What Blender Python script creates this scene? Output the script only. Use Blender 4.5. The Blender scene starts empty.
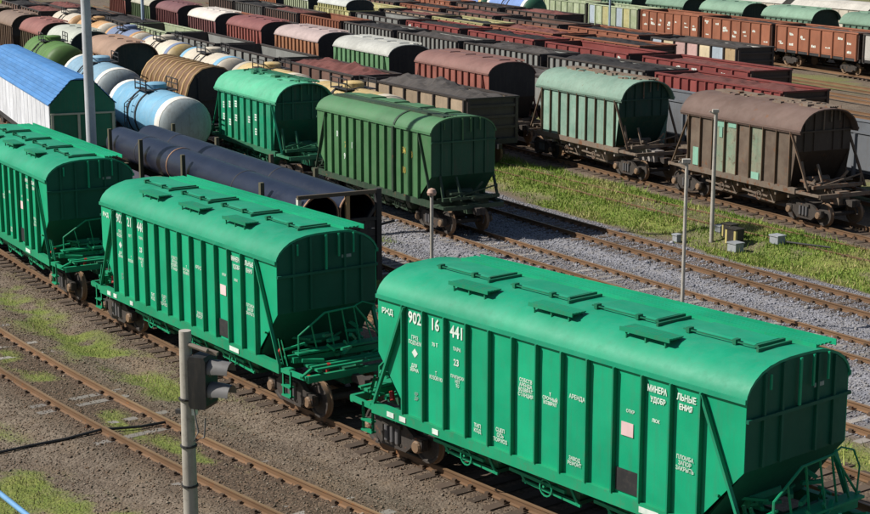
import bpy, math, random
import numpy as np
from mathutils import Vector, Matrix

random.seed(7)
rng = np.random.default_rng(7)
SC = bpy.context.scene
COL = SC.collection

# ------------------------------------------------------------------ camera
cam_d = bpy.data.cameras.new("camera")
cam = bpy.data.objects.new("camera", cam_d)
COL.objects.link(cam)
cam.location = (0, 0, 12.0775)
cam.rotation_euler = (math.pi / 2 - 0.2069, 0, 0)
cam_d.sensor_width = 36.0
cam_d.lens = 1592.459 / 870 * 36.0
cam_d.clip_end = 3000
SC.camera = cam

# ------------------------------------------------------------------ light
ELEV = math.radians(42)
world = bpy.data.worlds.new("World")
SC.world = world
world.use_nodes = True
wn = world.node_tree.nodes
wl = world.node_tree.links
wn.clear()
wo = wn.new("ShaderNodeOutputWorld")
bg = wn.new("ShaderNodeBackground")
sky = wn.new("ShaderNodeTexSky")
sky.sky_type = 'NISHITA'
sky.sun_disc = False
sky.sun_elevation = ELEV
sky.sun_rotation = math.radians(-90)
bg.inputs['Strength'].default_value = 0.06
wl.new(sky.outputs[0], bg.inputs[0])
wl.new(bg.outputs[0], wo.inputs[0])
sun_d = bpy.data.lights.new("sun", 'SUN')
sun_d.energy = 5.0
sun_d.angle = math.radians(0.5)
sun_d.color = (1.0, 0.955, 0.88)
sun = bpy.data.objects.new("sun", sun_d)
COL.objects.link(sun)
sun.rotation_euler = Vector((math.cos(ELEV), 0.02, -math.sin(ELEV))).to_track_quat('-Z', 'Y').to_euler()
SC.view_settings.view_transform = 'Standard'
SC.view_settings.look = 'None'
SC.view_settings.exposure = 0.15
SC.view_settings.gamma = 1.0
SC.view_settings.use_curve_mapping = False

# ------------------------------------------------------------------ yard frame: s along the tracks, n across them
A0 = -1.0
EV = Vector((math.cos(A0), math.sin(A0), 0))
NV = Vector((-math.sin(A0), math.cos(A0), 0))


def W(s, n, z=0.0):
    return EV * s + NV * n + Vector((0, 0, z))


def tangent(f, s0):
    d = (f(s0 + .05) - f(s0 - .05)) / .1
    return lambda s: f(s) if s > s0 else f(s0) + d * (s - s0)


T = {
    'T0': lambda s: 13.5 + (.004 * (s + 48) ** 2 if s > -48 else .0008 * (s + 48) ** 2),
    'T1': lambda s: 18.5 + .0026 * (s + 48) ** 2,
    'T1b': tangent(lambda s: 25.3 + .0018 * (s + 38) ** 2, -92),
    'T2': tangent(lambda s: 29.4 + .0018 * (s + 38) ** 2, -92),
    'tA': tangent(lambda s: 34.5 + .0013 * (s + 38) ** 2, -92),
    'tB': tangent(lambda s: 38.8 + .0015 * (s + 34) ** 2, -92),
    'tD': tangent(lambda s: 44.9 + .0014 * (s + 38) ** 2, -92),
    'tC': tangent(lambda s: 49.9 - .115 * (s + 58) + .0005 * (s + 58) ** 2, -150),
    'tC2': tangent(lambda s: 55.5 - .12 * (s + 58) + .0005 * (s + 58) ** 2, -150),
    'tF': tangent(lambda s: 62 - .13 * (s + 61.5) + .0005 * (s + 61.5) ** 2, -150),
    'tH': tangent(lambda s: 68.7 - .15 * (s + 69.8) + .0004 * (s + 69.8) ** 2, -150),
    'tY': tangent(lambda s: 75 - .17 * (s + 83) + .0004 * (s + 83) ** 2, -150),
    'tI': tangent(lambda s: 80.6 - .18 * (s + 83.5) + .0003 * (s + 83.5) ** 2, -150),
    'tX': lambda s: 86.5 - .19 * (s + 83.5) + .0003 * (s + 83.5) ** 2,
    'tX3': lambda s: 91 - .2 * (s + 83.5) + .0003 * (s + 83.5) ** 2,
    'tJ': tangent(lambda s: 99 - .22 * (s + 88) + .0003 * (s + 88) ** 2, -150),
    'tK': tangent(lambda s: 105.5 - .22 * (s + 102) + .0003 * (s + 102) ** 2, -150),
}
T['tL'] = lambda s: T['tK'](s) + 6
T['tM'] = lambda s: T['tK'](s) + 12


def slope(t, s):
    return (T[t](s + .1) - T[t](s - .1)) / .2


def heading(t, s):
    return A0 + math.atan(slope(t, s))


def at(t, s, lat=0.0, z=0.0):
    m = slope(t, s)
    k = 1 / math.hypot(1, m)
    return W(s - m * k * lat, T[t](s) + k * lat, z)


# ------------------------------------------------------------------ materials
MATS = {}


def newmat(name):
    m = bpy.data.materials.new(name)
    m.use_nodes = True
    nt = m.node_tree
    nt.nodes.clear()
    out = nt.nodes.new("ShaderNodeOutputMaterial")
    b = nt.nodes.new("ShaderNodeBsdfPrincipled")
    nt.links.new(b.outputs[0], out.inputs[0])
    return m, nt, b


def nd(nt, typ, **kw):
    n = nt.nodes.new(typ)
    for k, v in kw.items():
        setattr(n, k, v)
    return n


def mixc(nt, fac, a, b, blend='MIX'):
    n = nt.nodes.new("ShaderNodeMix")
    n.data_type = 'RGBA'
    n.blend_type = blend
    for sock, v in ((n.inputs[0], fac), (n.inputs[6], a), (n.inputs[7], b)):
        if isinstance(v, (int, float)):
            sock.default_value = v
        elif isinstance(v, tuple):
            sock.default_value = (*v, 1) if len(v) == 3 else v
        else:
            nt.links.new(v, sock)
    return n.outputs[2]


def ramp(nt, src, p0, p1):
    r = nt.nodes.new("ShaderNodeMapRange")
    r.clamp = True
    r.inputs[1].default_value = p0
    r.inputs[2].default_value = p1
    nt.links.new(src, r.inputs[0])
    return r.outputs[0]


def noise(nt, vec, scale, detail=4, rough=.6):
    n = nt.nodes.new("ShaderNodeTexNoise")
    n.inputs['Scale'].default_value = scale
    n.inputs['Detail'].default_value = detail
    n.inputs['Roughness'].default_value = rough
    nt.links.new(vec, n.inputs['Vector'])
    return n.outputs['Fac']


def paint(name, rgb, rust=0.15, dirt=0.25, rough=0.5, streak=0.3, jitter=0.12, bump=0.15,
          rustc=(.17, .075, .035), dirtc=(.11, .09, .07), fade=0.0, fadec=(.5, .5, .45)):
    """weathered wagon paint: tone drift, vertical dirt streaks, rust blooms, per piece jitter"""
    if name in MATS:
        return MATS[name]
    m, nt, b = newmat(name)
    tc = nd(nt, "ShaderNodeTexCoord")
    oi = nd(nt, "ShaderNodeObjectInfo")
    off = nd(nt, "ShaderNodeVectorMath", operation='MULTIPLY_ADD')
    comb = nd(nt, "ShaderNodeCombineXYZ")
    for i in range(3):
        nt.links.new(oi.outputs['Random'], comb.inputs[i])
    off.inputs[1].default_value = (37, 53, 29)
    nt.links.new(comb.outputs[0], off.inputs[0])
    nt.links.new(tc.outputs['Object'], off.inputs[2])
    v = off.outputs[0]
    mp = nd(nt, "ShaderNodeMapping")
    mp.inputs['Scale'].default_value = (5.0, 5.0, .45)
    nt.links.new(v, mp.inputs[0])
    big = noise(nt, v, .55, 3)
    st = noise(nt, mp.outputs[0], 1.3, 5, .7)
    fine = noise(nt, v, 6.0, 6, .7)
    dark = tuple(c * .72 for c in rgb)
    lite = tuple(min(1, c * 1.18 + .012) for c in rgb)
    c = mixc(nt, ramp(nt, big, .35, .65), dark, lite)
    c = mixc(nt, .5, c, rgb)
    if fade > 0:
        f = nd(nt, "ShaderNodeMath", operation='MULTIPLY')
        f.inputs[1].default_value = fade
        nt.links.new(ramp(nt, noise(nt, v, 1.6, 5, .65), .4, .62), f.inputs[0])
        c = mixc(nt, f.outputs[0], c, fadec)
    f = nd(nt, "ShaderNodeMath", operation='MULTIPLY')
    f.inputs[1].default_value = streak
    nt.links.new(ramp(nt, st, .5, .78), f.inputs[0])
    c = mixc(nt, f.outputs[0], c, dirtc)
    f = nd(nt, "ShaderNodeMath", operation='MULTIPLY')
    f.inputs[1].default_value = dirt
    nt.links.new(ramp(nt, fine, .52, .75), f.inputs[0])
    c = mixc(nt, f.outputs[0], c, dirtc)
    rr = noise(nt, v, 2.6, 7, .72)
    rm = ramp(nt, rr, .74 - .42 * rust, .80 - .34 * rust)
    if rust > 0:
        c = mixc(nt, rm, c, rustc)
    hv = nd(nt, "ShaderNodeHueSaturation")
    jr = nd(nt, "ShaderNodeMapRange")
    jr.inputs[3].default_value = 1 - jitter
    jr.inputs[4].default_value = 1 + jitter
    nt.links.new(oi.outputs['Random'], jr.inputs[0])
    nt.links.new(jr.outputs[0], hv.inputs['Value'])
    nt.links.new(c, hv.inputs['Color'])
    nt.links.new(hv.outputs[0], b.inputs['Base Color'])
    b.inputs['Specular IOR Level'].default_value = .35
    ro = nd(nt, "ShaderNodeMapRange")
    ro.inputs[3].default_value = rough - .08
    ro.inputs[4].default_value = rough + .2
    nt.links.new(fine, ro.inputs[0])
    nt.links.new(ro.outputs[0], b.inputs['Roughness'])
    bp = nd(nt, "ShaderNodeBump")
    bp.inputs['Strength'].default_value = bump
    bp.inputs['Distance'].default_value = .03
    nt.links.new(big, bp.inputs['Height'])
    bp2 = nd(nt, "ShaderNodeBump")
    bp2.inputs['Strength'].default_value = bump * .6
    bp2.inputs['Distance'].default_value = .01
    nt.links.new(fine, bp2.inputs['Height'])
    nt.links.new(bp.outputs[0], bp2.inputs['Normal'])
    nt.links.new(bp2.outputs[0], b.inputs['Normal'])
    MATS[name] = m
    return m


def attrmat(name, rough=.9, mult=1.0, var=.25, scale=9):
    """colour taken from the piece's own 'tone' attribute (each stone or blade has its own colour)"""
    if name in MATS:
        return MATS[name]
    m, nt, b = newmat(name)
    a = nd(nt, "ShaderNodeAttribute", attribute_name='tone')
    geo = nd(nt, "ShaderNodeNewGeometry")
    nz = noise(nt, geo.outputs['Position'], scale, 3)
    c = mixc(nt, var, a.outputs['Color'], nz, 'OVERLAY')
    nt.links.new(c, b.inputs['Base Color'])
    b.inputs['Roughness'].default_value = rough
    b.inputs['Specular IOR Level'].default_value = .2
    MATS[name] = m
    return m


GREEN = paint('green_paint', (.000, .350, .168), rust=.0, dirt=.14, streak=.30, rough=.5, jitter=.06, bump=.35, fade=.12, fadec=(.02, .34, .19), dirtc=(.055, .15, .09))
GREENR = paint('green_roof_paint', (.001, .275, .142), rust=.0, dirt=.16, streak=.08, rough=.5, jitter=.05, fade=.35, fadec=(.045, .315, .195))
GREENENDSHADE = paint('green_shaded_end_paint', (.001, .105, .062), rust=.0, dirt=.2, streak=.25, dirtc=(.02, .07, .05), rough=.55, jitter=.05)  # side green darkened: the shade of the unlit end faces is painted in
GREENSHADE = paint('green_shaded_rib_paint', (.002, .235, .118), rust=.0, dirt=.3, streak=.3, rough=.5, jitter=.05)  # darker copy of the side green, with rib shade put into the colour
GREENL = paint('dark_green_latch', (.004, .15, .075), rust=.1, dirt=.4)
GREENF = paint('green_frame_paint', (.004, .28, .13), rust=.10, dirt=.4, streak=.2, rough=.5, jitter=.1)
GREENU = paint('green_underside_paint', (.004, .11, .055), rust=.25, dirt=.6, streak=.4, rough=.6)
WHITE = paint('white_stencil_paint', (.70, .76, .70), rust=0, dirt=.45, streak=.45, dirtc=(.16, .42, .29), rough=.6, jitter=.05)
PINK = paint('faded_pink_sticker', (.78, .55, .55), rust=0, dirt=.15, streak=.1)
BLACKP = paint('black_plate_paint', (.022, .022, .024), rust=0, dirt=.3, streak=.2, rough=.6)
STEEL = paint('dirty_bogie_steel', (.045, .037, .032), rust=.35, dirt=.6, streak=.2, rough=.7)
RIM = paint('worn_wheel_rim', (.22, .14, .085), rust=.3, dirt=.3, rough=.5)
SPRING = paint('grey_spring_steel', (.13, .125, .13), rust=.2, dirt=.4)
REDP = paint('red_valve_paint', (.45, .03, .025), rust=.1, dirt=.3)
DARKMETAL = paint('dark_metal', (.03, .03, .032), rust=.12, dirt=.4, rough=.6)
RAILM = paint('rusty_rail', (.175, .098, .050), rust=.35, dirt=.3, rough=.6, streak=.1, rustc=(.24, .10, .035), jitter=.15)
RAILTOP = paint('rail_head', (.23, .145, .082), rust=.2, dirt=.3, rough=.4, streak=.05)
CLIP = paint('rusty_rail_clip', (.085, .055, .035), rust=.4, dirt=.4, rough=.8)
WOOD = paint('tarred_timber', (.085, .060, .043), rust=.0, dirt=.5, rough=.85, streak=.2, jitter=.35)
CONCRETE = paint('sleeper_concrete', (.26, .235, .21), rust=.1, dirt=.5, rough=.9, streak=.2, jitter=.25)
CONCPOLE = paint('pole_concrete', (.42, .39, .34), rust=.0, dirt=.5, rough=.9, streak=.45, jitter=.1)
MAST = paint('galvanised_mast', (.50, .51, .545), rust=.03, dirt=.3, rough=.5, streak=.3)
COAL = paint('coal_load', (.022, .021, .022), rust=.0, dirt=.4, rough=.95, bump=1.0, dirtc=(.05, .042, .04))
ORE = paint('ore_load', (.15, .052, .045), rust=.2, dirt=.4, rough=.95, bump=1.0)
GREYLOAD = paint('grey_scrap_load', (.065, .058, .055), rust=.1, dirt=.5, rough=.95, bump=1.0)


# ------------------------------------------------------------------ mesh helpers
class MB:
    def __init__(self):
        self.v, self.f, self.mi = [], [], []

    def add(self, vs, fs, mi=0):
        o = len(self.v)
        self.v += [tuple(p) for p in vs]
        self.f += [tuple(i + o for i in f) for f in fs]
        self.mi += [mi] * len(fs)
        return self

    def box(self, x0, x1, y0, y1, z0, z1, mi=0):
        vs = [(x, y, z) for z in (z0, z1) for y in (y0, y1) for x in (x0, x1)]
        return self.add(vs, [(0, 2, 3, 1), (4, 5, 7, 6), (0, 1, 5, 4), (2, 6, 7, 3), (0, 4, 6, 2), (1, 3, 7, 5)], mi)

    def bar(self, p, q, w, h=None, up=(0, 0, 1), mi=0):
        """rectangular bar from p to q"""
        p, q = Vector(p), Vector(q)
        h = w if h is None else h
        d = (q - p).normalized()
        u = Vector(up)
        if abs(d.dot(u)) > .95:
            u = Vector((0, 1, 0))
        a = d.cross(u).normalized()
        b = a.cross(d).normalized()
        vs = []
        for c in (p, q):
            for sx, sy in ((-1, -1), (1, -1), (1, 1), (-1, 1)):
                vs.append(c + a * sx * w / 2 + b * sy * h / 2)
        return self.add(vs, [(3, 2, 1, 0), (4, 5, 6, 7), (0, 1, 5, 4), (1, 2, 6, 5), (2, 3, 7, 6), (3, 0, 4, 7)], mi)

    def tube(self, pts, r, n=8, mi=0, cap=True):
        pts = [Vector(p) for p in pts]
        rs = r if isinstance(r, (list, tuple)) else [r] * len(pts)
        vs, fs = [], []
        prev = None
        for i, p in enumerate(pts):
            d = (pts[min(i + 1, len(pts) - 1)] - pts[max(i - 1, 0)]).normalized()
            u = prev if prev is not None else (Vector((0, 0, 1)) if abs(d.z) < .9 else Vector((1, 0, 0)))
            a = d.cross(u).normalized()
            b = a.cross(d).normalized()
            prev = b
            for k in range(n):
                t = 2 * math.pi * k / n
                vs.append(p + (a * math.cos(t) + b * math.sin(t)) * rs[i])
        for i in range(len(pts) - 1):
            for k in range(n):
                k2 = (k + 1) % n
                fs.append((i * n + k, i * n + k2, (i + 1) * n + k2, (i + 1) * n + k))
        if cap:
            fs.append(tuple(range(n - 1, -1, -1)))
            fs.append(tuple((len(pts) - 1) * n + k for k in range(n)))
        return self.add(vs, fs, mi)

    def prism(self, poly, axis, a, b, mi=0):
        """poly: 2D outline; axis 'x' -> (y,z), 'y' -> (x,z), 'z' -> (x,y); extruded from a to b"""
        def mk(p, t):
            return {'x': (t, p[0], p[1]), 'y': (p[0], t, p[1]), 'z': (p[0], p[1], t)}[axis]
        n = len(poly)
        vs = [mk(p, a) for p in poly] + [mk(p, b) for p in poly]
        fs = [tuple(range(n - 1, -1, -1)), tuple(range(n, 2 * n))]
        fs += [(i, (i + 1) % n, n + (i + 1) % n, n + i) for i in range(n)]
        return self.add(vs, fs, mi)

    def loft(self, rings, mi=0, closed=False, cap=False):
        n = len(rings[0])
        vs = [p for r in rings for p in r]
        fs = []
        for i in range(len(rings) - 1):
            for k in range(n if closed else n - 1):
                k2 = (k + 1) % n
                fs.append((i * n + k, i * n + k2, (i + 1) * n + k2, (i + 1) * n + k))
        if cap:
            fs.append(tuple(range(n - 1, -1, -1)))
            fs.append(tuple((len(rings) - 1) * n + k for k in range(n)))
        return self.add(vs, fs, mi)

    def lathe(self, prof, n=24, axis='y', c=(0, 0, 0), mi=0):
        """prof: (r, t) pairs; revolved round axis through c"""
        vs, fs = [], []
        for r, t in prof:
            for k in range(n):
                a = 2 * math.pi * k / n
                x, z = r * math.cos(a), r * math.sin(a)
                vs.append({'y': (c[0] + x, c[1] + t, c[2] + z), 'x': (c[0] + t, c[1] + x, c[2] + z), 'z': (c[0] + x, c[1] + z, c[2] + t)}[axis])
        for i in range(len(prof) - 1):
            for k in range(n):
                k2 = (k + 1) % n
                fs.append((i * n + k, i * n + k2, (i + 1) * n + k2, (i + 1) * n + k))
        return self.add(vs, fs, mi)

    def mesh(self, name, mats, smooth=False):
        me = bpy.data.meshes.new(name)
        me.from_pydata(self.v, [], self.f)
        ms = mats if isinstance(mats, (list, tuple)) else [mats]
        for m in ms:
            me.materials.append(m)
        if len(ms) > 1:
            me.polygons.foreach_set('material_index', self.mi)
        import bmesh
        bm = bmesh.new()
        bm.from_mesh(me)
        bmesh.ops.recalc_face_normals(bm, faces=bm.faces)
        bm.to_mesh(me)
        bm.free()
        if smooth:
            me.polygons.foreach_set('use_smooth', [True] * len(me.polygons))
            try:
                me.set_sharp_from_angle(angle=math.radians(38))
            except Exception:
                pass
        me.update()
        return me

    def build(self, name, mats, parent=None, smooth=False):
        return place(name, self.mesh(name, mats, smooth), parent)


def place(name, mesh, parent=None, loc=None, rotz=None):
    o = bpy.data.objects.new(name, mesh)
    COL.objects.link(o)
    if parent is not None:
        o.parent = parent
    if loc is not None:
        o.location = loc
    if rotz is not None:
        o.rotation_euler = (0, 0, rotz)
    return o


def tag(o, label=None, cat=None, group=None, kind=None):
    if label:
        o['label'] = label
    if cat:
        o['category'] = cat
    if group:
        o['group'] = group
    if kind:
        o['kind'] = kind
    return o


def empty(name, loc=(0, 0, 0), rz=0.0):
    o = bpy.data.objects.new(name, None)
    COL.objects.link(o)
    o.location = loc
    o.rotation_euler = (0, 0, rz)
    o.empty_display_size = .3
    return o


def dup(o, parent=None):
    c = o.copy()
    COL.objects.link(c)
    if parent is not None:
        c.parent = parent
    for ch in list(o.children):
        dup(ch, c)
    return c


# smooth value noise in numpy for terrain, loads and patch outlines
def vnoise(x, y, seed=0):
    x = np.asarray(x, float)
    y = np.asarray(y, float)
    xi, yi = np.floor(x).astype(np.int64), np.floor(y).astype(np.int64)
    fx, fy = x - xi, y - yi
    fx, fy = fx * fx * (3 - 2 * fx), fy * fy * (3 - 2 * fy)

    def h(i, j):
        k = (i * 374761393 + j * 668265263 + seed * 974634777) & 0xffffffff
        k = ((k ^ (k >> 13)) * 1274126177) & 0xffffffff
        return ((k ^ (k >> 16)) & 0xffff) / 65535.0
    return (h(xi, yi) * (1 - fx) + h(xi + 1, yi) * fx) * (1 - fy) + (h(xi, yi + 1) * (1 - fx) + h(xi + 1, yi + 1) * fx) * fy


def fbm(x, y, seed=0, o=4):
    a, t, amp = 0, 0, 1.0
    for k in range(o):
        a = a + amp * vnoise(x * 2 ** k, y * 2 ** k, seed + k)
        t += amp
        amp *= .55
    return a / t


def tn(t, s):
    return np.array([T[t](float(q)) for q in np.ravel(s)]).reshape(np.shape(s))


# ================================================================== GROUND
def sstep(x, a, b):
    t = np.clip((x - a) / (b - a), 0, 1)
    return t * t * (3 - 2 * t)


NEAR_TRACKS = ['T0', 'T1', 'T1b', 'T2', 'tA', 'tB', 'tD', 'tC']
S_TAB = np.linspace(-260, 60, 1281)
T_TAB = {t: np.array([T[t](float(q)) for q in S_TAB]) for t in T}


def tnf(t, s):
    return np.interp(s, S_TAB, T_TAB[t])


def ground_fields(s, n):
    """height and cover weights (grass, grey ballast, dark oily dirt) at yard coordinates"""
    z = -.30 + .10 * (fbm(s * .13, n * .13, 3) - .5) + .05 * (fbm(s * .9, n * .9, 11, 3) - .5)
    grass = np.zeros_like(s)
    grey = np.zeros_like(s)
    dark = np.zeros_like(s)
    for t in NEAR_TRACKS:
        d = np.abs(n - tnf(t, s))
        bed = 1 - sstep(d, 1.5, 2.5)
        top = {'T0': -.172, 'tD': -.07, 'tA': -.158, 'tB': -.185}.get(t, -.195)
        z = z * (1 - bed) + (top + .03 * (fbm(s * 2.3, n * 2.3, 5, 2) - .5)) * bed
        dark = np.maximum(dark, (1 - sstep(d, .8, 1.75)) * {'T0': .95, 'T1': .6, 'T1b': .5, 'T2': .45, 'tA': .5, 'tB': .6, 'tD': .2, 'tC': .8}[t])
    nb1, n2, na, nb, nd_, nc = (tnf(t, s) for t in ('T1b', 'T2', 'tA', 'tB', 'tD', 'tC'))
    wob = (fbm(s * .35, n * .35, 21) - .5) * 2.2
    # grey ballast from behind the pipe wagon's track to the grass edge
    grey = sstep(n + wob * .5, n2 - 1.4, n2 - .3) * (1 - sstep(n + wob * .6, nb + 1.3, nb + 2.3))
    strip = np.exp(-((n - n2 - 1.9) / .55) ** 2) * sstep(fbm(s * .5, n * .6, 31), .38, .55)
    grass = np.maximum(grass, strip * (s < -44) * .9)
    # the green verge between the ballast and the rusty wagons
    verge = sstep(n + wob, nb + 1.5, nb + 2.9) * (1 - sstep(n + wob * .5, nc - 2.4, nc - 1.2))
    patch = sstep(fbm(s * .30 + 4, n * .42, 41), .34, .50)
    grass = np.maximum(grass, verge * (.42 + .58 * patch))
    # weeds in the foreground dirt
    t0, t1 = tnf('T0', s), tnf('T1', s)
    fore = sstep(fbm(s * .45, n * .6, 51, 5), .40, .66) * .85
    mid = np.exp(-((n - (t0 * .5 + t1 * .5)) / 1.15) ** 2)
    grass = np.maximum(grass, mid * sstep(fbm(s * .55, n * .8, 61, 5), .42, .66) * sstep(-s, 32, 40))
    grass = np.maximum(grass, (1 - sstep(n, t0 - 3.2, t0 - 1.6)) * fore)
    grass = np.maximum(grass, np.exp(-((n - t0) / .5) ** 2) * sstep(fbm(s * .7, n * 1.3, 71, 5), .48, .68) * .8)
    grass = np.maximum(grass, np.exp(-((n - nb1 - 1.9) / .9) ** 2) * sstep(fbm(s * .5, n, 75), .3, .5) * .9)
    # far field: strips of weeds between the far tracks
    far = sstep(n, nc + 3, nc + 6)
    grass = np.maximum(grass, far * sstep(fbm(s * .12, n * .25, 81), .50, .62) * .55)
    grey = grey * (1 - grass * .6)
    return z, grass, grey, dark


def axis_pts(segs):
    out = []
    for a, b, d in segs:
        out += list(np.arange(a, b, d))
    return np.array(out + [segs[-1][1]])


sa = axis_pts([(-1500, -300, 60), (-300, -120, 4), (-120, -76, 1.0), (-76, -18, .22), (-18, 20, 1.5), (20, 900, 40)])
na_ = axis_pts([(-900, -20, 40), (-20, 4, 2), (4, 20, .2), (20, 52, .25), (52, 130, 1.5), (130, 260, 8), (260, 2400, 80)])
SS, NN = np.meshgrid(sa, na_, indexing='ij')
ZZ, GR, GY, DK = ground_fields(SS, NN)
xy = SS[..., None] * np.array(EV)[None, None, :2] + NN[..., None] * np.array(NV)[None, None, :2]
co = np.concatenate([xy, ZZ[..., None]], -1).reshape(-1, 3)
ni, nj = SS.shape
ii, jj = np.meshgrid(np.arange(ni - 1), np.arange(nj - 1), indexing='ij')
a_ = (ii * nj + jj).ravel()
quads = np.stack([a_, a_ + nj, a_ + nj + 1, a_ + 1], 1)


def fast_mesh(name, co, faces, mat, tone=None, smooth=False):
    me = bpy.data.meshes.new(name)
    k = faces.shape[1]
    me.vertices.add(len(co))
    me.vertices.foreach_set('co', np.ascontiguousarray(co, dtype=np.float32).ravel())
    me.loops.add(faces.size)
    me.loops.foreach_set('vertex_index', np.ascontiguousarray(faces, dtype=np.int32).ravel())
    me.polygons.add(len(faces))
    me.polygons.foreach_set('loop_start', np.arange(0, faces.size, k, dtype=np.int32))
    me.polygons.foreach_set('loop_total', np.full(len(faces), k, dtype=np.int32))
    if smooth:
        me.polygons.foreach_set('use_smooth', np.ones(len(faces), dtype=bool))
    me.update(calc_edges=True)
    if tone is not None:
        at_ = me.color_attributes.new('tone', 'FLOAT_COLOR', 'POINT')
        full = np.concatenate([tone, np.ones((len(tone), 1))], 1).astype(np.float32)
        at_.data.foreach_set('color', full.ravel())
    me.materials.append(mat)
    me.validate()
    return me


def ground_mat():
    m, nt, b = newmat('yard_ground')
    geo = nd(nt, "ShaderNodeNewGeometry")
    P = geo.outputs['Position']
    cov = nd(nt, "ShaderNodeAttribute", attribute_name='tone')
    sep = nd(nt, "ShaderNodeSeparateColor")
    nt.links.new(cov.outputs['Color'], sep.inputs[0])
    vor = nd(nt, "ShaderNodeTexVoronoi")
    vor.inputs['Scale'].default_value = 15
    nt.links.new(P, vor.inputs['Vector'])
    vs = nd(nt, "ShaderNodeSeparateColor")
    nt.links.new(vor.outputs['Color'], vs.inputs[0])
    vor2 = nd(nt, "ShaderNodeTexVoronoi")
    vor2.inputs['Scale'].default_value = 34
    nt.links.new(P, vor2.inputs['Vector'])
    big = noise(nt, P, .35, 5, .65)
    med = noise(nt, P, 2.2, 5, .65)
    fin = noise(nt, P, 11, 4, .7)
    # brown cinder and gravel
    c = mixc(nt, ramp(nt, big, .35, .65), (.125, .096, .074), (.215, .17, .128))
    c = mixc(nt, ramp(nt, med, .42, .68), c, (.082, .058, .042))
    st = mixc(nt, vs.outputs[0], (.085, .066, .052), (.29, .235, .18))
    c = mixc(nt, .34, c, st)
    c = mixc(nt, ramp(nt, noise(nt, P, .55, 6, .7), .52, .66), c, (.20, .15, .105))
    # blue-grey ballast
    g = mixc(nt, vs.outputs[1], (.185, .185, .21), (.32, .32, .345))
    g = mixc(nt, ramp(nt, med, .45, .72), g, (.24, .225, .215))
    c = mixc(nt, sep.outputs[1], c, g)
    # oily and rusty dirt between rails
    d = mixc(nt, vs.outputs[2], (.055, .040, .030), (.165, .115, .08))
    c = mixc(nt, sep.outputs[2], c, d)
    # turf under the blades
    t = mixc(nt, ramp(nt, med, .35, .7), (.125, .18, .036), (.24, .25, .075))
    t = mixc(nt, ramp(nt, fin, .4, .7), t, (.195, .225, .055))
    gm = nd(nt, "ShaderNodeMath", operation='ADD')
    nt.links.new(sep.outputs[0], gm.inputs[0])
    sub = nd(nt, "ShaderNodeMath", operation='MULTIPLY_ADD')
    nt.links.new(fin, sub.inputs[0])
    sub.inputs[1].default_value = 1.0
    sub.inputs[2].default_value = -.5
    nt.links.new(sub.outputs[0], gm.inputs[1])
    c = mixc(nt, ramp(nt, gm.outputs[0], .22, .85), c, t)
    nt.links.new(c, b.inputs['Base Color'])
    b.inputs['Roughness'].default_value = .95
    b.inputs['Specular IOR Level'].default_value = .15
    bp = nd(nt, "ShaderNodeBump")
    bp.inputs['Strength'].default_value = .6
    bp.inputs['Distance'].default_value = .04
    nt.links.new(vor.outputs['Distance'], bp.inputs['Height'])
    bp.invert = True
    bp2 = nd(nt, "ShaderNodeBump")
    bp2.inputs['Strength'].default_value = .5
    bp2.inputs['Distance'].default_value = .03
    nt.links.new(fin, bp2.inputs['Height'])
    nt.links.new(bp.outputs[0], bp2.inputs['Normal'])
    nt.links.new(bp2.outputs[0], b.inputs['Normal'])
    return m


cover = np.stack([GR, GY, DK], -1).reshape(-1, 3)
ground = place('ground', fast_mesh('ground', co, quads, ground_mat(), cover, True))
tag(ground, 'brown cinder and gravel yard ground with grey ballast and weeds', kind='structure')


# loose stones: individual small faceted lumps lying on the ballast
def stones(name, s0, s1, n0, n1, count, size, pal, keep, label):
    s = rng.uniform(s0, s1, count)
    n = rng.uniform(n0, n1, count)
    z, gr, gy, dk = ground_fields(s, n)
    k = keep(s, n, gr, gy, dk)
    s, n, z, gr, gy, dk = (a[k] for a in (s, n, z, gr, gy, dk))
    m = len(s)
    r = size * np.exp(rng.normal(0, .35, m))
    base = np.array([(1, 0, 0), (0, 1, 0), (-1, 0, 0), (0, -1, 0), (0, 0, .8), (0, 0, -.7)], float)
    V = base[None] * (1 + rng.uniform(-.35, .35, (m, 6, 3))) + rng.uniform(-.22, .22, (m, 6, 3))
    ang = rng.uniform(0, 2 * np.pi, m)
    ca, sn_ = np.cos(ang)[:, None], np.sin(ang)[:, None]
    X = V[..., 0] * ca - V[..., 1] * sn_
    Y = V[..., 0] * sn_ + V[..., 1] * ca
    c0 = s[:, None] * np.array(EV)[None, :2] + n[:, None] * np.array(NV)[None, :2]
    co = np.stack([c0[:, 0:1] + X * r[:, None], c0[:, 1:2] + Y * r[:, None], z[:, None] + (V[..., 2] * .8 + .25) * r[:, None]], -1)
    F = np.array([(0, 1, 4), (1, 2, 4), (2, 3, 4), (3, 0, 4), (1, 0, 5), (2, 1, 5), (3, 2, 5), (0, 3, 5)])
    faces = (np.arange(m)[:, None, None] * 6 + F[None]).reshape(-1, 3)
    pal = np.array(pal)
    tone = pal[rng.integers(0, len(pal), m)] * rng.uniform(.72, 1.25, (m, 1))
    tone = np.repeat(tone[:, None], 6, 1).reshape(-1, 3)
    o = place(name, fast_mesh(name, co.reshape(-1, 3), faces, attrmat('stone'), tone))
    return tag(o, label, kind='stuff')


stones('gravel', -56, -19, 7.5, 18.8, 60000, .019,
       [(.165, .122, .088), (.205, .16, .12), (.13, .096, .070), (.26, .215, .165), (.185, .122, .08)],
       lambda s, n, gr, gy, dk: (gr < .5), 'loose brown and grey gravel strewn over the foreground dirt')
stones('ballast_stones', -60, -22, 27.5, 42, 60000, .030,
       [(.255, .255, .28), (.21, .21, .235), (.30, .30, .325), (.235, .225, .22)],
       lambda s, n, gr, gy, dk: (gy > .45), 'loose blue-grey crushed stone between the rear tracks')


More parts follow.
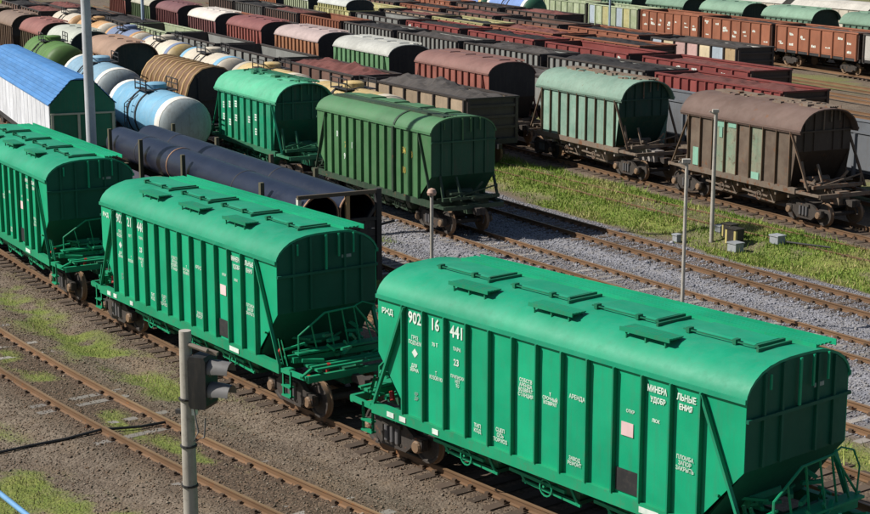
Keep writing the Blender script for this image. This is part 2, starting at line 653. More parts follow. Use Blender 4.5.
# grass: bent blades in tufts
def grass_field(name, s0, s1, n0, n1, count, hgt, wid, pal, keep, label):
    s = rng.uniform(s0, s1, count)
    n = rng.uniform(n0, n1, count)
    z, gr, gy, dk = ground_fields(s, n)
    k = rng.uniform(0, 1, count) < keep(s, n, gr)
    s, n, z, gr = s[k], n[k], z[k], gr[k]
    m = len(s)
    h = hgt * np.exp(rng.normal(0, .6, m)) * (.5 + .9 * fbm(s * .9, n * .9, 91))
    w = wid * rng.uniform(.6, 1.5, m)
    a = rng.uniform(0, 2 * np.pi, m)
    la = rng.uniform(0, 2 * np.pi, m)
    l = h * rng.uniform(.15, .8, m)
    c0 = s[:, None] * np.array(EV)[None, :2] + n[:, None] * np.array(NV)[None, :2]
    dx, dy = np.cos(a) * w / 2, np.sin(a) * w / 2
    co = np.zeros((m, 3, 3))
    co[:, 0] = np.stack([c0[:, 0] - dx, c0[:, 1] - dy, z - .02], 1)
    co[:, 1] = np.stack([c0[:, 0] + dx, c0[:, 1] + dy, z - .02], 1)
    co[:, 2] = np.stack([c0[:, 0] + np.cos(la) * l, c0[:, 1] + np.sin(la) * l, z + h], 1)
    faces = np.arange(m * 3).reshape(-1, 3)
    pal = np.array(pal)
    mixv = np.clip(fbm(s * .45, n * .6, 95) * 2.2 - .6 + rng.normal(0, .22, m), 0, .999)
    idx = (mixv * len(pal)).astype(int)
    tone = pal[idx] * rng.uniform(.75, 1.3, (m, 1))
    tone = np.repeat(tone[:, None], 3, 1).reshape(-1, 3)
    o = place(name, fast_mesh(name, co.reshape(-1, 3), faces, attrmat('blade', .7, var=.1), tone))
    return tag(o, label, kind='stuff')


GPAL = [(.125, .205, .030), (.165, .255, .040), (.205, .285, .052), (.27, .31, .075), (.34, .31, .13)]
grass_field('grass', -80, -33, 38.5, 52, 200000, .065, .045, GPAL, lambda s, n, gr: sstep(gr, .2, .8), 'green and yellowing grass on the verge before the rusty wagons')
grass_field('weeds', -58, -24, 7, 19, 110000, .05, .02, [(.085, .115, .03), (.12, .155, .04), (.17, .19, .06), (.22, .19, .10), (.26, .21, .13)], lambda s, n, gr: sstep(gr, .12, .95) ** 1.3, 'low weeds growing in patches in the foreground dirt')
grass_field('weeds', -62, -22, 25, 34, 22000, .10, .035, GPAL, lambda s, n, gr: sstep(gr, .3, .85), 'thin strip of weeds in the ballast between the rear tracks')


# ================================================================== TRACKS
RP = [(-.065, -.18), (.065, -.18), (.065, -.165), (.014, -.145), (.014, -.045), (.036, -.032), (.036, 0), (-.036, 0), (-.036, -.032), (-.014, -.045), (-.014, -.145), (-.065, -.165)]


def track(t, s0, s1, label, sleepers=None, smat=None, drop=0.0, skip=0.0, wid=1.35, step=1.5, top=-.172, fastener=True):
    root = empty('railway_track', at(t, (s0 + s1) / 2))
    tag(root, label, 'railway track', 'railway tracks of the yard', 'structure')
    o = root.location
    for lat in (-.76, .76):
        mb = MB()
        rings = []
        q = s0
        while q < s1 + step * .5:
            a = heading(t, q)
            p = at(t, q, lat, -drop) - o
            nx, ny = -math.sin(a), math.cos(a)
            rings.append([(p.x + nx * y, p.y + ny * y, p.z + z) for y, z in RP])
            q += step
        n = len(RP)
        vs = [p for r in rings for p in r]
        for i in range(len(rings) - 1):
            for k in range(n):
                k2 = (k + 1) % n
                mb.add([], [], 0)
                mb.f.append((i * n + k, i * n + k2, (i + 1) * n + k2, (i + 1) * n + k))
                mb.mi.append(1 if k == 6 else 0)
        mb.v = vs
        mb.build('rail', [RAILM, RAILTOP], root)
    if sleepers:
        a0, a1, sp = sleepers
        base = MB()
        w, l, h = .125, wid, .2
        base.prism([(-w - .02, -h), (w + .02, -h), (w, 0), (-w, 0)], 'y', -l, l)
        if fastener:
            for y in (-.76, .76):
                base.box(-.09, .09, y - .17, y + .17, 0, .03, mi=1)
                for e_ in (-.11, .11):
                    base.box(-.055, .055, y + e_ - .035, y + e_ + .035, .03, .085, mi=1)
        bm_ = base.mesh('sleeper', [smat, CLIP])
        q = a0
        while q < a1:
            if random.random() >= skip:
                p = at(t, q + random.uniform(-.05, .05), random.uniform(-.05, .05), top - drop + random.uniform(-.012, .01)) - o
                place('sleeper', bm_, root, p, heading(t, q) + random.uniform(-.03, .03))
            q += sp
    return root


track('T0', -60, -18, 'rust brown empty track nearest the camera, half buried in dirt', (-52, -24, .62), CONCRETE, drop=.0, skip=.2, top=-.178)
track('T1', -78, -14, 'track under the three bright green hopper wagons', (-62, -16, .58), WOOD, top=-.165)
track('T1b', -110, -14, 'track under the pipe wagon and the blue roofed box wagon', (-50, -20, .6), WOOD)
track('T2', -140, -16, 'track under the light blue tank wagon', (-56, -22, .6), CONCRETE)
track('tA', -160, -22, 'track under the dark green hopper wagon with pale concrete sleeper ends', (-76, -26, .58), CONCRETE, top=-.15)
track('tB', -170, -24, 'empty rusty track beside the green grass verge', (-62, -28, .6), WOOD, skip=.05)
track('tD', -170, -26, 'overgrown disused track sunk in the grass', (-60, -34, .75), WOOD, drop=.0, skip=.45, top=-.10)
track('tC', -170, -28, 'track under the pale green and the brown rusty hopper wagons', (-74, -36, .62), WOOD)
for t, s1, lab in (('tC2', -30, 'track under the grey open wagons behind the brown hopper'), ('tF', -34, 'track under the row of grey ribbed open wagons'),
                   ('tH', -40, 'track under the row of red rimmed open wagons'), ('tY', -44, 'track under the yellow ribbed open wagon'),
                   ('tI', -46, 'track under the open wagon with pale patched panels'), ('tX', -50, 'track behind the pale patched open wagon'),
                   ('tX3', -56, 'track under the far blue tank wagons'), ('tJ', -60, 'track under the rust orange open wagons'),
                   ('tK', -66, 'track under the pale green roofed hoppers at the back'), ('tL', -70, 'second rearmost track of the yard'), ('tM', -76, 'rearmost track of the yard')):
    track(t, -230, s1, lab, (-66, -44, .65) if t in ('tF', 'tH', 'tY') else ((-92, -72, .65) if t == 'tJ' else None), WOOD, step=4, fastener=False)


# ================================================================== WAGON PIECES
def make_wheel():
    mb = MB()
    mb.lathe([(.0, -.09), (.11, -.09), (.12, -.05), (.37, -.03), (.40, -.065), (.455, -.065)], 20)
    mb.lathe([(.455, -.065), (.455, .045), (.49, .05), (.49, .085), (.40, .085), (.37, .04), (.12, .05), (.0, .06)], 20, mi=1)
    return mb.mesh('wheel', [STEEL, RIM], True)


WHEEL = make_wheel()


def make_side_frame():
    mb = MB()
    prof = [(-1.12, .40), (-1.12, .64), (-.75, .66), (-.40, .86), (.40, .86), (.75, .66), (1.12, .64), (1.12, .40), (.72, .42), (.45, .20), (-.45, .20), (-.72, .42)]
    mb.prism(prof, 'y', -.06, .06)
    for x in (-.925, .925):
        mb.lathe([(.0, -.17), (.12, -.17), (.15, -.13), (.15, .0)], 12, c=(x, 0, .46), mi=1)
        mb.box(x - .17, x + .17, -.10, .08, .38, .66)
    mb.box(-.32, .32, -.075, .07, .30, .36)
    for x in (-.2, 0, .2):
        mb.tube([(x, -.085, .36), (x, -.085, .72)], .065, 8, mi=2)
    mb.box(-.34, .34, -.13, .1, .72, .82)
    return mb.mesh('side_frame', [STEEL, RIM, SPRING])


SIDEF = make_side_frame()


def make_bolster():
    mb = MB()
    mb.box(-.22, .22, -1.0, 1.0, .55, .84)
    for x in (-.925, .925):
        mb.tube([(x, -1.05, .46), (x, 1.05, .46)], .085, 8)
    for y in (-.35, .35):
        mb.bar((-.85, y, .4), (.85, y, .4), .08)
    for x in (-.40, .40):
        mb.bar((x, -.95, .42), (x, .95, .42), .1)
    return mb.mesh('bogie', STEEL)


BOLST = make_bolster()


def simple_bogie():
    mb = MB()
    for x in (-.925, .925):
        for sy in (-1, 1):
            mb.lathe([(.0, -.08), (.12, -.08), (.38, -.04), (.46, -.06), (.46, .05), (.0, .05)], 12, c=(x, sy * .79, .46), mi=1)
    for sy in (-1, 1):
        mb.prism([(-1.12, .38), (-1.12, .64), (-.4, .84), (.4, .84), (1.12, .64), (1.12, .38), (.72, .42), (.45, .2), (-.45, .2), (-.72, .42)], 'y', sy * 1.02 - .06, sy * 1.02 + .06)
        for x in (-.925, .925):
            mb.box(x - .14, x + .14, sy * 1.02 - .12, sy * 1.02 + .12, .36, .6)
    mb.box(-.22, .22, -1, 1, .55, .84)
    return mb.mesh('bogie', [STEEL, RIM])


SBOGIE = simple_bogie()


def bogie(parent, x, detail):
    if detail == 0:
        return place('bogie', SBOGIE, parent, (x, 0, 0))
    b = place('bogie', BOLST, parent, (x, 0, 0))
    for wx in (-.925, .925):
        w = place('wheel', WHEEL, b, (wx, -.79, .475))
        w = place('wheel', WHEEL, b, (wx, .79, .475), math.pi)
    place('side_frame', SIDEF, b, (0, -1.03, 0))
    place('side_frame', SIDEF, b, (0, 1.03, 0), math.pi)
    return b


def coupler(parent, cx, fx, mat):
    for sg in (-1, 1):
        mb = MB()
        mb.bar((sg * (fx - .2), 0, 1.0), (sg * (cx - .28), 0, 1.0), .16, .2)
        mb.prism([(sg * (cx - .34), -.14), (sg * (cx - .05), -.2), (sg * (cx - .02), -.06), (sg * (cx - .12), .02), (sg * (cx - .02), .2), (sg * (cx - .34), .16)], 'z', .88, 1.14)
        mb.tube([(sg * (fx - .1), .35, .98), (sg * (cx - .3), .32, .7), (sg * (cx - .05), .1, .55)], .03, 6)
        mb.build('coupler', mat, parent)


def arch(hw, ez, cz, n=16, p=2.3, q=1.55):
    pts = []
    for i in range(n + 1):
        t = -1 + 2 * i / n
        t = math.copysign(abs(math.sin(t * math.pi / 2)) ** .9, t)
        pts.append((hw * t, ez + (cz - ez) * (max(0, 1 - abs(t) ** p)) ** (1 / q)))
    return pts


def text_mesh(body, size, bold=.0):
    cu = bpy.data.curves.new('lettering', 'FONT')
    cu.body = body
    cu.size = size
    cu.align_x = 'CENTER'
    cu.align_y = 'CENTER'
    cu.offset = bold
    cu.resolution_u = 2
    cu.space_line = .95
    o = bpy.data.objects.new('tmp_lettering', cu)
    COL.objects.link(o)
    dg = bpy.context.evaluated_depsgraph_get()
    me = bpy.data.meshes.new_from_object(o.evaluated_get(dg))
    bpy.data.objects.remove(o)
    bpy.data.curves.remove(cu)
    return me


def lettering(body, x, z, size, y, parent, mat, sx=1.0, bold=.0):
    me = text_mesh(body, size, bold)
    n = len(me.vertices)
    a = np.zeros(n * 3, dtype=np.float32)
    me.vertices.foreach_get('co', a)
    a = a.reshape(-1, 3)
    b = np.stack([a[:, 0] * sx + x, np.full(n, y), a[:, 1] + z], 1).astype(np.float32)
    me.vertices.foreach_set('co', b.ravel())
    me.materials.clear()
    me.materials.append(mat)
    me.name = 'lettering'
    me.update()
    return place('lettering', me, parent)


# ------------------------------------------------------------------ hopper wagons
def hopper(name, p):
    """covered bulk hopper: p gives sizes, paints and level of detail; local x along track, -y towards the camera"""
    g = p.get
    Lb, nb, bay, hw = p['Lb'], p['nb'], p['bay'], p['hw']
    ez, cz = p['ez'], p['cz']
    hl = Lb / 2
    x0 = -nb * bay / 2
    zs = g('zs', 1.33)
    vz = g('vz', 2.55)
    fx, cx, bx = p['fx'], p['cx'], p['bx']
    det = g('detail', 1)
    side, roof, ribm, endm, frm, und = (p[k] for k in ('side', 'roof', 'rib', 'end', 'frame', 'under'))
    root = empty(name)
    y0 = -hw
    # ---- side sheeting
    if det >= 1:
        pm = []
        for variant in range(3):
            mb = MB()
            nx, nz = 3, 5
            rings = []
            for i in range(nz + 1):
                zz = zs + (ez - zs) * i / nz
                ring = []
                for k in range(nx + 1):
                    xx = bay * k / nx
                    edge = math.sin(math.pi * k / nx) * math.sin(math.pi * i / nz)
                    ring.append((xx, -.012 * edge * (1 + random.uniform(-.6, .9)), zz))
                rings.append(ring)
            mb.loft(rings)
            mb.box(0, bay, .006, .02, zs, ez)
            pm.append(mb.mesh('side_panel', side, True))
        for i in range(nb):
            pl = place('side_panel', pm[i % 3], root, (x0 + bay * i, y0, 0))
            if g('patch') and i in g('patch'):
                pl.data = pl.data.copy()
                pl.data.materials[0] = g('patch')[i]
        for sg in (-1, 1):
            mb = MB()
            xe = -x0 * 1.0
            poly = [(sg * xe, zs), (sg * xe, ez), (sg * hl, ez), (sg * hl, vz), (sg * (xe + .03), zs + g('slz', .15))]
            mb.prism(poly, 'y', y0, y0 + .02)
            mb.build('side_panel', side, root)
        mb = MB()
        xe = -x0
        mb.prism([(-xe, zs), (-hl, vz), (-hl, ez), (hl, ez), (hl, vz), (xe, zs)], 'y', hw - .02, hw)
        mb.build('rear_side_wall', side, root)
        # ---- ribs
        mb = MB()
        rw, rd = g('rw', .036), g('rd', .115)
        mb.box(-rw / 2, rw / 2, -rd, -.004, zs + .004, ez - .05)
        mb.box(-rw / 2 - .015, rw / 2 + .012, -.010, -.003, zs + .006, ez - .052)
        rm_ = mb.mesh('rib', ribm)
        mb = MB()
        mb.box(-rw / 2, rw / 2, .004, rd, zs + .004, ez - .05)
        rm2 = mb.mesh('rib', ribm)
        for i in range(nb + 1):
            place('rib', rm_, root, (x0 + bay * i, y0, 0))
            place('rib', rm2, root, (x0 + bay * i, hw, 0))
    else:
        mb = MB()
        xe = -x0
        for yy in (y0, hw - .02):
            mb.prism([(-xe, zs), (-hl, vz), (-hl, ez), (hl, ez), (hl, vz), (xe, zs)], 'y', yy, yy + .02)
        mb.build('side_wall', side, root)
        mb = MB()
        mb.box(-.05, .05, -.055, .055, zs + .02, ez - .04)
        rm_ = mb.mesh('rib', ribm)
        for i in range(nb + 1):
            for sg in (-1, 1):
                place('rib', rm_, root, (x0 + bay * i, sg * (hw + .05), 0))
    # ---- roof sheet with lip
    ro = g('roof_over', .035)
    re = g('roof_end', .02)
    prof = arch(hw + ro, ez - g('lipz', .02), cz, p=g('ap', 2.6), q=g('aq', 1.7))
    rings = []
    xs = [-hl - re + (2 * (hl + re)) * i / 12 for i in range(13)]
    for x in xs:
        rings.append([(x, y, z + (random.uniform(-.008, .008) if det == 2 and 2 < k < 14 else 0)) for k, (y, z) in enumerate(prof)])
    mb = MB()
    mb.loft(rings)
    inner = [(y * .985, z - .05) for y, z in prof]
    mb.loft([[(x, y, z) for y, z in inner] for x in xs])
    for x in (xs[0], xs[-1]):
        mb.loft([[(x, y, z) for y, z in prof], [(x, y, z) for y, z in inner]])
    for i in (0, -1):
        mb.loft([[(x, *prof[i]) for x in xs], [(x, *inner[i]) for x in xs]])
    mb.build('roof', roof, root, True)
    lip = MB()
    for sg in (-1, 1):
        lip.box(-hl - re, hl + re, sg * (hw + ro + .012) - .014, sg * (hw + ro + .012) + .014, ez - .06, ez + .03)
    lip.build('eave_strip', roof, root)
    if g('straps'):
        for x in g('straps'):
            mb = MB()
            mb.loft([[(x - .07, y * 1.012, z + .03) for y, z in prof], [(x + .07, y * 1.012, z + .03) for y, z in prof]])
            mb.loft([[(x - .07, y * 1.012, z + .03) for y, z in prof], [(x - .07, y * .99, z - .02) for y, z in prof]])
            mb.loft([[(x + .07, y * 1.012, z + .03) for y, z in prof], [(x + .07, y * .99, z - .02) for y, z in prof]])
            mb.build('roof_strap', g('strapm', roof), root)
    # ---- ends
    xin = g('xin', -x0 + .02)
    for sg in (-1, 1):
        ap = [(y * .985, z - .03) for y, z in arch(hw, ez, cz, p=g('ap', 2.6), q=g('aq', 1.7))]
        mb = MB()
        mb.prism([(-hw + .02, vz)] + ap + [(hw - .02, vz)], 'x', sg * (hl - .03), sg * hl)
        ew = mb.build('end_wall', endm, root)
        mb = MB()
        mb.loft([[(sg * (hl - .01), -hw + .02, vz), (sg * (hl - .01), hw - .02, vz)], [(sg * xin, -hw + .02, zs - .05), (sg * xin, hw - .02, zs - .05)]])
        mb.loft([[(sg * (hl - .05), -hw + .02, vz - .02), (sg * (hl - .05), hw - .02, vz - .02)], [(sg * (xin - .04), -hw + .02, zs - .05), (sg * (xin - .04), hw - .02, zs - .05)]])
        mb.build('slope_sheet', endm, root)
        if det >= 1:
            for yy in g('er', (-1.0, -.5, .5, 1.0)):
                mb = MB()
                zt = np.interp(yy, [a for a, b in ap], [b for a, b in ap])
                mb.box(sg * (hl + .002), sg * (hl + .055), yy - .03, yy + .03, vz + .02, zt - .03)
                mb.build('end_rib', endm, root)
            mb = MB()
            zb = g('band', ez - .38)
            mb.box(sg * (hl + .004), sg * (hl + .075), -hw - .012, hw + .012, zb - .03, zb + .035)
            mb.build('end_band', endm, root)
            for ya, yb, za, zb_ in ((-.10, -.04, zb + .05, cz - .06), (.28, .33, zb + .35, cz - .06), (.72, .76, zb + .4, cz - .08), (-.92, -.88, zb + .5, cz - .22)):
                mb = MB()
                mb.box(sg * (hl + .058), sg * (hl + .09), ya, yb, za, zb_)
                mb.build('end_grab_bar', g('barm', frm), root)
            if det == 2:
                mb = MB()
                mb.box(sg * (hl + .005), sg * (hl + .02), .42, .70, zb + .28, zb + .36)
                mb.build('end_plate', WHITE if False else MATS['faded_plate'], root)
    # ---- frame
    fs = min(fx - .3, hl + g('fsx', .16))
    for sg in (-1, 1):
        mb = MB()
        yy = sg * (hw + .02)
        mb.prism([(yy - .07, zs - .24), (yy + .07, zs - .24), (yy + .07, zs - .20), (yy + .012, zs - .18), (yy + .012, zs - .03), (yy + .085, zs - .02), (yy + .085, zs + .003), (yy - .07, zs + .003)], 'x', -fs, fs)
        mb.build('side_sill', frm, root)
        for e_ in (-1, 1):
            mb = MB()
            mb.bar((e_ * (fs + .002), sg * (hw - .0), zs - .14), (e_ * (fx - .05), sg * (hw - .12), zs - .16), .09, .11)
            mb.bar((e_ * (fs + .10), sg * (hw - .06), zs - .10), (e_ * (fs + .34), sg * (hw - .10), zs - .10), .2, .06)
            mb.build('sill_extension', frm, root)
    mb = MB()
    mb.box(-fx + .05, fx - .05, -.28, .28, .86, zs - .05)
    for x in np.linspace(-hl + .4, hl - .4, 9):
        mb.box(x - .05, x + .05, -hw + .05, hw - .05, .98, zs - .06)
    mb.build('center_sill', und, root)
    for sg in (-1, 1):
        mb = MB()
        mb.box(sg * (fx - .11), sg * fx, -hw + .12, hw - .12, zs - .27, zs - .10)
        mb.build('end_beam', frm, root)
    coupler(root, cx, fx, STEEL)
    for sg in (-1, 1):
        bogie(root, sg * bx, 0 if det == 0 else 1)
    # ---- braces from eave to frame end
    bt, bb = g('brace', (-x0 - .02, hl + .12))
    for sg in (-1, 1):
        for sy in (-1, 1):
            mb = MB()
            mb.bar((sg * bt, sy * (hw + .06), ez - .08), (sg * bb, sy * (hw + .05), zs + .005), .06, .06, up=(0, 1, 0))
            mb.bar((sg * bt + .05, sy * (hw + .075), ez - .08), (sg * bb + .05, sy * (hw + .065), zs + .005), .022, .085, up=(0, 1, 0))
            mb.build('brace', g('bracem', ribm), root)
    # ---- discharge hoppers
    nh = g('nh', 3)
    for i in range(nh):
        xc = (i - (nh - 1) / 2) * (2 * (bx - 1.5)) / nh
        w1 = (bx - 1.5) / nh * .92
        mb = MB()
        mb.loft([[(xc - w1, -hw + .1, zs), (xc + w1, -hw + .1, zs), (xc + w1, hw - .1, zs), (xc - w1, hw - .1, zs)],
                 [(xc - w1 * .45, -.75, .5), (xc + w1 * .45, -.75, .5), (xc + w1 * .45, .75, .5), (xc - w1 * .45, .75, .5)]], closed=True, cap=True)
        mb.box(xc - w1 * .5, xc + w1 * .5, -.82, .82, .42, .5)
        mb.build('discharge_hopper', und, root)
        if det >= 1:
            mb = MB()
            mb.bar((xc - w1 * .95, -1.22, .86), (xc + w1 * .5, -1.22, .80), .07)
            mb.bar((xc - w1 * .7, -1.12, .66), (xc + w1 * .8, -1.12, .58), .055)
            mb.bar((xc - w1 * .9, -1.2, 1.1), (xc - w1 * .6, -1.12, .62), .05)
            mb.bar((xc + w1 * .5, -1.2, 1.1), (xc + w1 * .75, -1.12, .56), .05)
            mb.tube([(xc, -1.3, .78), (xc, -.8, .7)], .03, 6)
            mb.lathe([(.16, -.012), (.19, -.012), (.19, .012), (.16, .012), (.16, -.012)], 14, c=(xc + .1, -1.32, .78))
            mb.build('gate_gear', frm, root)
    # ---- end platforms and railings
    if det >= 1 and g('platform', True):
        for sg in (-1, 1):
            xp = hl + g('px', .42 if det == 2 else .72)
            mb = MB()
            if det == 2:
                mb.box(sg * (xp - .13), sg * (xp + .17), -1.22, 1.34, zs + .27, zs + .32)
                for yy in (-1.1, -.3, .5, 1.2):
                    mb.box(sg * (xp - .03), sg * (xp + .03), yy - .03, yy + .03, zs + .205, zs + .268)
                for xx in (.36, .54, .80):
                    mb.box(sg * (xp + xx - .05), sg * (xp + xx + .05), -1.1, 1.25, zs + .02, zs + .06)
                for yy in (-1.0, .1, 1.15):
                    mb.box(sg * (xp + .1), sg * (xp + .85), yy - .04, yy + .04, zs - .04, zs + .018)
            mb.box(sg * (xp - .06), sg * (xp + .06), -1.3, 1.3, zs + .06, zs + .20)
            mb.box(sg * (xp - .48), sg * (xp - .40), -1.3, 1.3, zs + .06, zs + .13)
            mb.build('platform', frm, root)
            if det == 2:
                mb = MB()
                c = [(-1.12, zs + .3), (-1.12, 2.05), (-.35, 2.54), (.55, 2.58), (1.32, zs + .34), (1.42, zs + .32)]
                mb.tube([(sg * xp, y, z) for y, z in c], .028, 6)
                for y, zt in ((-.75, 2.28), (-.25, 2.54), (.15, 2.56), (.5, 2.57), (.86, 2.18)):
                    mb.bar((sg * (xp + (.0 if y < 0 else .05)), y + .16, zs + .3), (sg * xp, y, zt), .04, .02)
                mb.tube([(sg * xp, .5, 2.58), (sg * (xp + .02), .75, 2.68), (sg * (xp + .04), 1.1, 2.56), (sg * (xp + .05), 1.3, 2.2), (sg * (xp + .05), 1.25, 1.66)], .02, 6)
                mb.build('railing', frm, root)
                mb = MB()
                for k in (-1, 1):
                    mb.bar((sg * (hl + .20), -1.42 + k * .0, zs + .0), (sg * (hl - .02 + .02), -1.44, zs + .62), .05)
                    mb.bar((sg * (hl + .42), -1.42, zs + .0), (sg * (hl + .16), -1.44, zs + .62), .05)
                    mb.bar((sg * (hl + .24), -1.46, .55), (sg * (hl + .24), -1.46, zs - .1), .05)
                    mb.bar((sg * (hl + .60), -1.46, .55), (sg * (hl + .60), -1.46, zs - .1), .05)
                for z in (.55, .8):
                    mb.box(sg * (hl + .22), sg * (hl + .62), -1.52, -1.38, z, z + .04)
                mb.build('ladder', frm, root)
                mb = MB()
                rr = random.Random(3 + sg)
                for k in range(34):
                    y = rr.uniform(-1.2, 1.2)
                    x = hl - rr.uniform(-1.0, .8)
                    z = zs + rr.uniform(-.15, .5)
                    mb.bar((sg * x, y, z), (sg * (x + rr.uniform(-.3, .5)), y + rr.uniform(-.6, .6), z + rr.uniform(-.1, .25)), rr.uniform(.04, .09))
                mb.tube([(sg * (hl - .75), -.5, zs + .28), (sg * (hl - .75), .4, zs + .28)], .17, 10)
                tag(mb.build('brake_gear', frm, root), kind='stuff')
                mb = MB()
                mb.tube([(sg * (hl + .95), -.62, 1.15), (sg * (hl + 1.0), -.6, 1.4)], .05, 8)
                mb.build('brake_valve', REDP, root)
                mb = MB()
                mb.box(sg * (hl + .75), sg * (hl + .88), -1.16, -1.02, 1.0, 1.12)
                mb.build('brake_valve', REDP, root)
                mb = MB()
                mb.tube([(sg * (hl - .3), -1.3, 1.44), (sg * (hl - .2), -1.25, 1.62)], .06, 8)
                mb.build('brake_valve', REDP, root)
            else:
                mb = MB()
                mb.bar((sg * (hl + .35), -1.1, zs + .05), (sg * (hl - .05), -1.05, zs + 1.05), .09)
                mb.bar((sg * (hl + .75), -.5, zs + .05), (sg * (hl + .3), -.5, zs + .95), .08)
                mb.bar((sg * xp, -1.2, zs + .1), (sg * xp, 1.2, zs + .55), .05)
                mb.bar((sg * xp, 1.2, zs + .1), (sg * xp, 1.2, zs + .6), .05)
                mb.bar((sg * (xp - .4), .2, zs + .1), (sg * (xp - .1), .6, zs + .7), .09)
                mb.tube([(sg * (hl - .2), -.6, zs + .22), (sg * (hl - .2), .5, zs + .22)], .16, 8)
                for k in range(14):
                    mb.bar((sg * (hl + random.uniform(-.3, .9)), random.uniform(-1.2, 1), zs + random.uniform(.05, .3)), (sg * (hl + random.uniform(.2, 1.1)), random.uniform(-1.2, 1.2), zs + random.uniform(.0, .45)), random.uniform(.05, .11))
                tag(mb.build('brake_gear', frm, root), kind='stuff')
    # ---- roof fittings
    def rz(y):
        return float(np.interp(y, [a for a, b in prof], [b for a, b in prof]))
    for x in g('hatches', ()):
        mb = MB()
        hy, hlx, hwy = g('hy', .08), g('hlx', .78), g('hwy', .40)
        zb = rz(hy)
        for (f, z0_, z1_) in ((1.0, zb - .06, zb + .07),):
            mb.prism([(hy - hwy, rz(hy - hwy) - .02), (hy + hwy, rz(hy + hwy) - .02), (hy + hwy, rz(hy + hwy) + .03), (hy + hwy * .8, zb + .05), (hy - hwy * .8, zb + .05), (hy - hwy, rz(hy - hwy) + .03)], 'x', x - hlx, x + hlx)
        h_ = mb.build('hatch', roof, root)
        if det == 2:
            mb = MB()
            mb.box(x + hlx + .06, x + hlx + .12, hy - hwy * 1.1, hy + hwy * .9, zb + .0, zb + .065)
            mb.box(x + hlx + .22, x + hlx + .27, hy - hwy * 1.5, hy + hwy * .9, zb - .03, zb + .05)
            mb.bar((x - hlx - .05, hy - hwy - .10, rz(hy - hwy - .1) + .06), (x + hlx + .2, hy - hwy - .10, rz(hy - hwy - .1) + .06), .025)
            for q in (-hlx * .9, hlx * .55):
                mb.box(x + q - .04, x + q + .04, hy - hwy - .14, hy - hwy, rz(hy - hwy) + .0, rz(hy - hwy) + .10)
            mb.build('latch_bar', GREENL, h_)
    for x in g('steps', ()):
        mb = MB()
        yc = g('sy', -.95)
        zt = rz(yc) + .12
        for k in range(5):
            yy = yc - .16 + .08 * k
            mb.box(x - .62, x + .62, yy - .034, yy + .034, zt - .02, zt)
        mb.box(x - .64, x + .64, yc - .22, yc - .196, zt - .07, zt + .012)
        for k in range(7):
            xx = x - .6 + .2 * k
            mb.box(xx - .015, xx + .015, yc - .17, yc + .17, zt - .035, zt - .018)
        for xx in (x - .5, x, x + .5):
            mb.bar((xx, yc - .17, rz(yc - .17) - .02), (xx, yc - .17, zt - .02), .03)
            mb.bar((xx, yc + .17, rz(yc + .17) - .02), (xx, yc + .17, zt - .02), .03)
        mb.build('roof_step', ribm, root)
    if g('walk'):
        yw, xa, xb = g('walk')
        mb = MB()
        zt = max(rz(yw), rz(yw + .3)) + .10
        zt = rz(yw - .17) + .06
        for k in range(4):
            yy = yw - .17 + .115 * k
            mb.box(xa, xb, yy - .04, yy + .04, zt - .03, zt)
        x = xa + .1
        while x < xb:
            mb.box(x - .025, x + .025, yw - .2, yw + .22, zt - .06, zt - .032)
            mb.box(x - .02, x + .02, yw + .14, yw + .18, rz(yw + .16) - .02, zt - .04)
            x += .85
        mb.box(xa, xb, yw - .235, yw - .215, rz(yw - .22) - .03, zt + .015)
        mb.box(xa, xb, yw + .355, yw + .375, zt - .10, zt + .015)
        mb.build('walkway', g('walkm', roof), root)
    if g('scrap_top'):
        mb = MB()
        for k in range(26):
            x = random.uniform(-hl + .2, hl - .4)
            y = random.uniform(-.5, .6)
            mb.box(x, x + random.uniform(.1, .6), y, y + random.uniform(.05, .3), rz(y) - .03, rz(y) + random.uniform(.03, .14))
        tag(mb.build('roof_fittings', frm, root), kind='stuff')
    return root


m_plate = paint('faded_plate', (.28, .36, .33), rust=0, dirt=.3)

# ------------------------------------------------------------------ open wagons (gondolas)
_gcache = {}


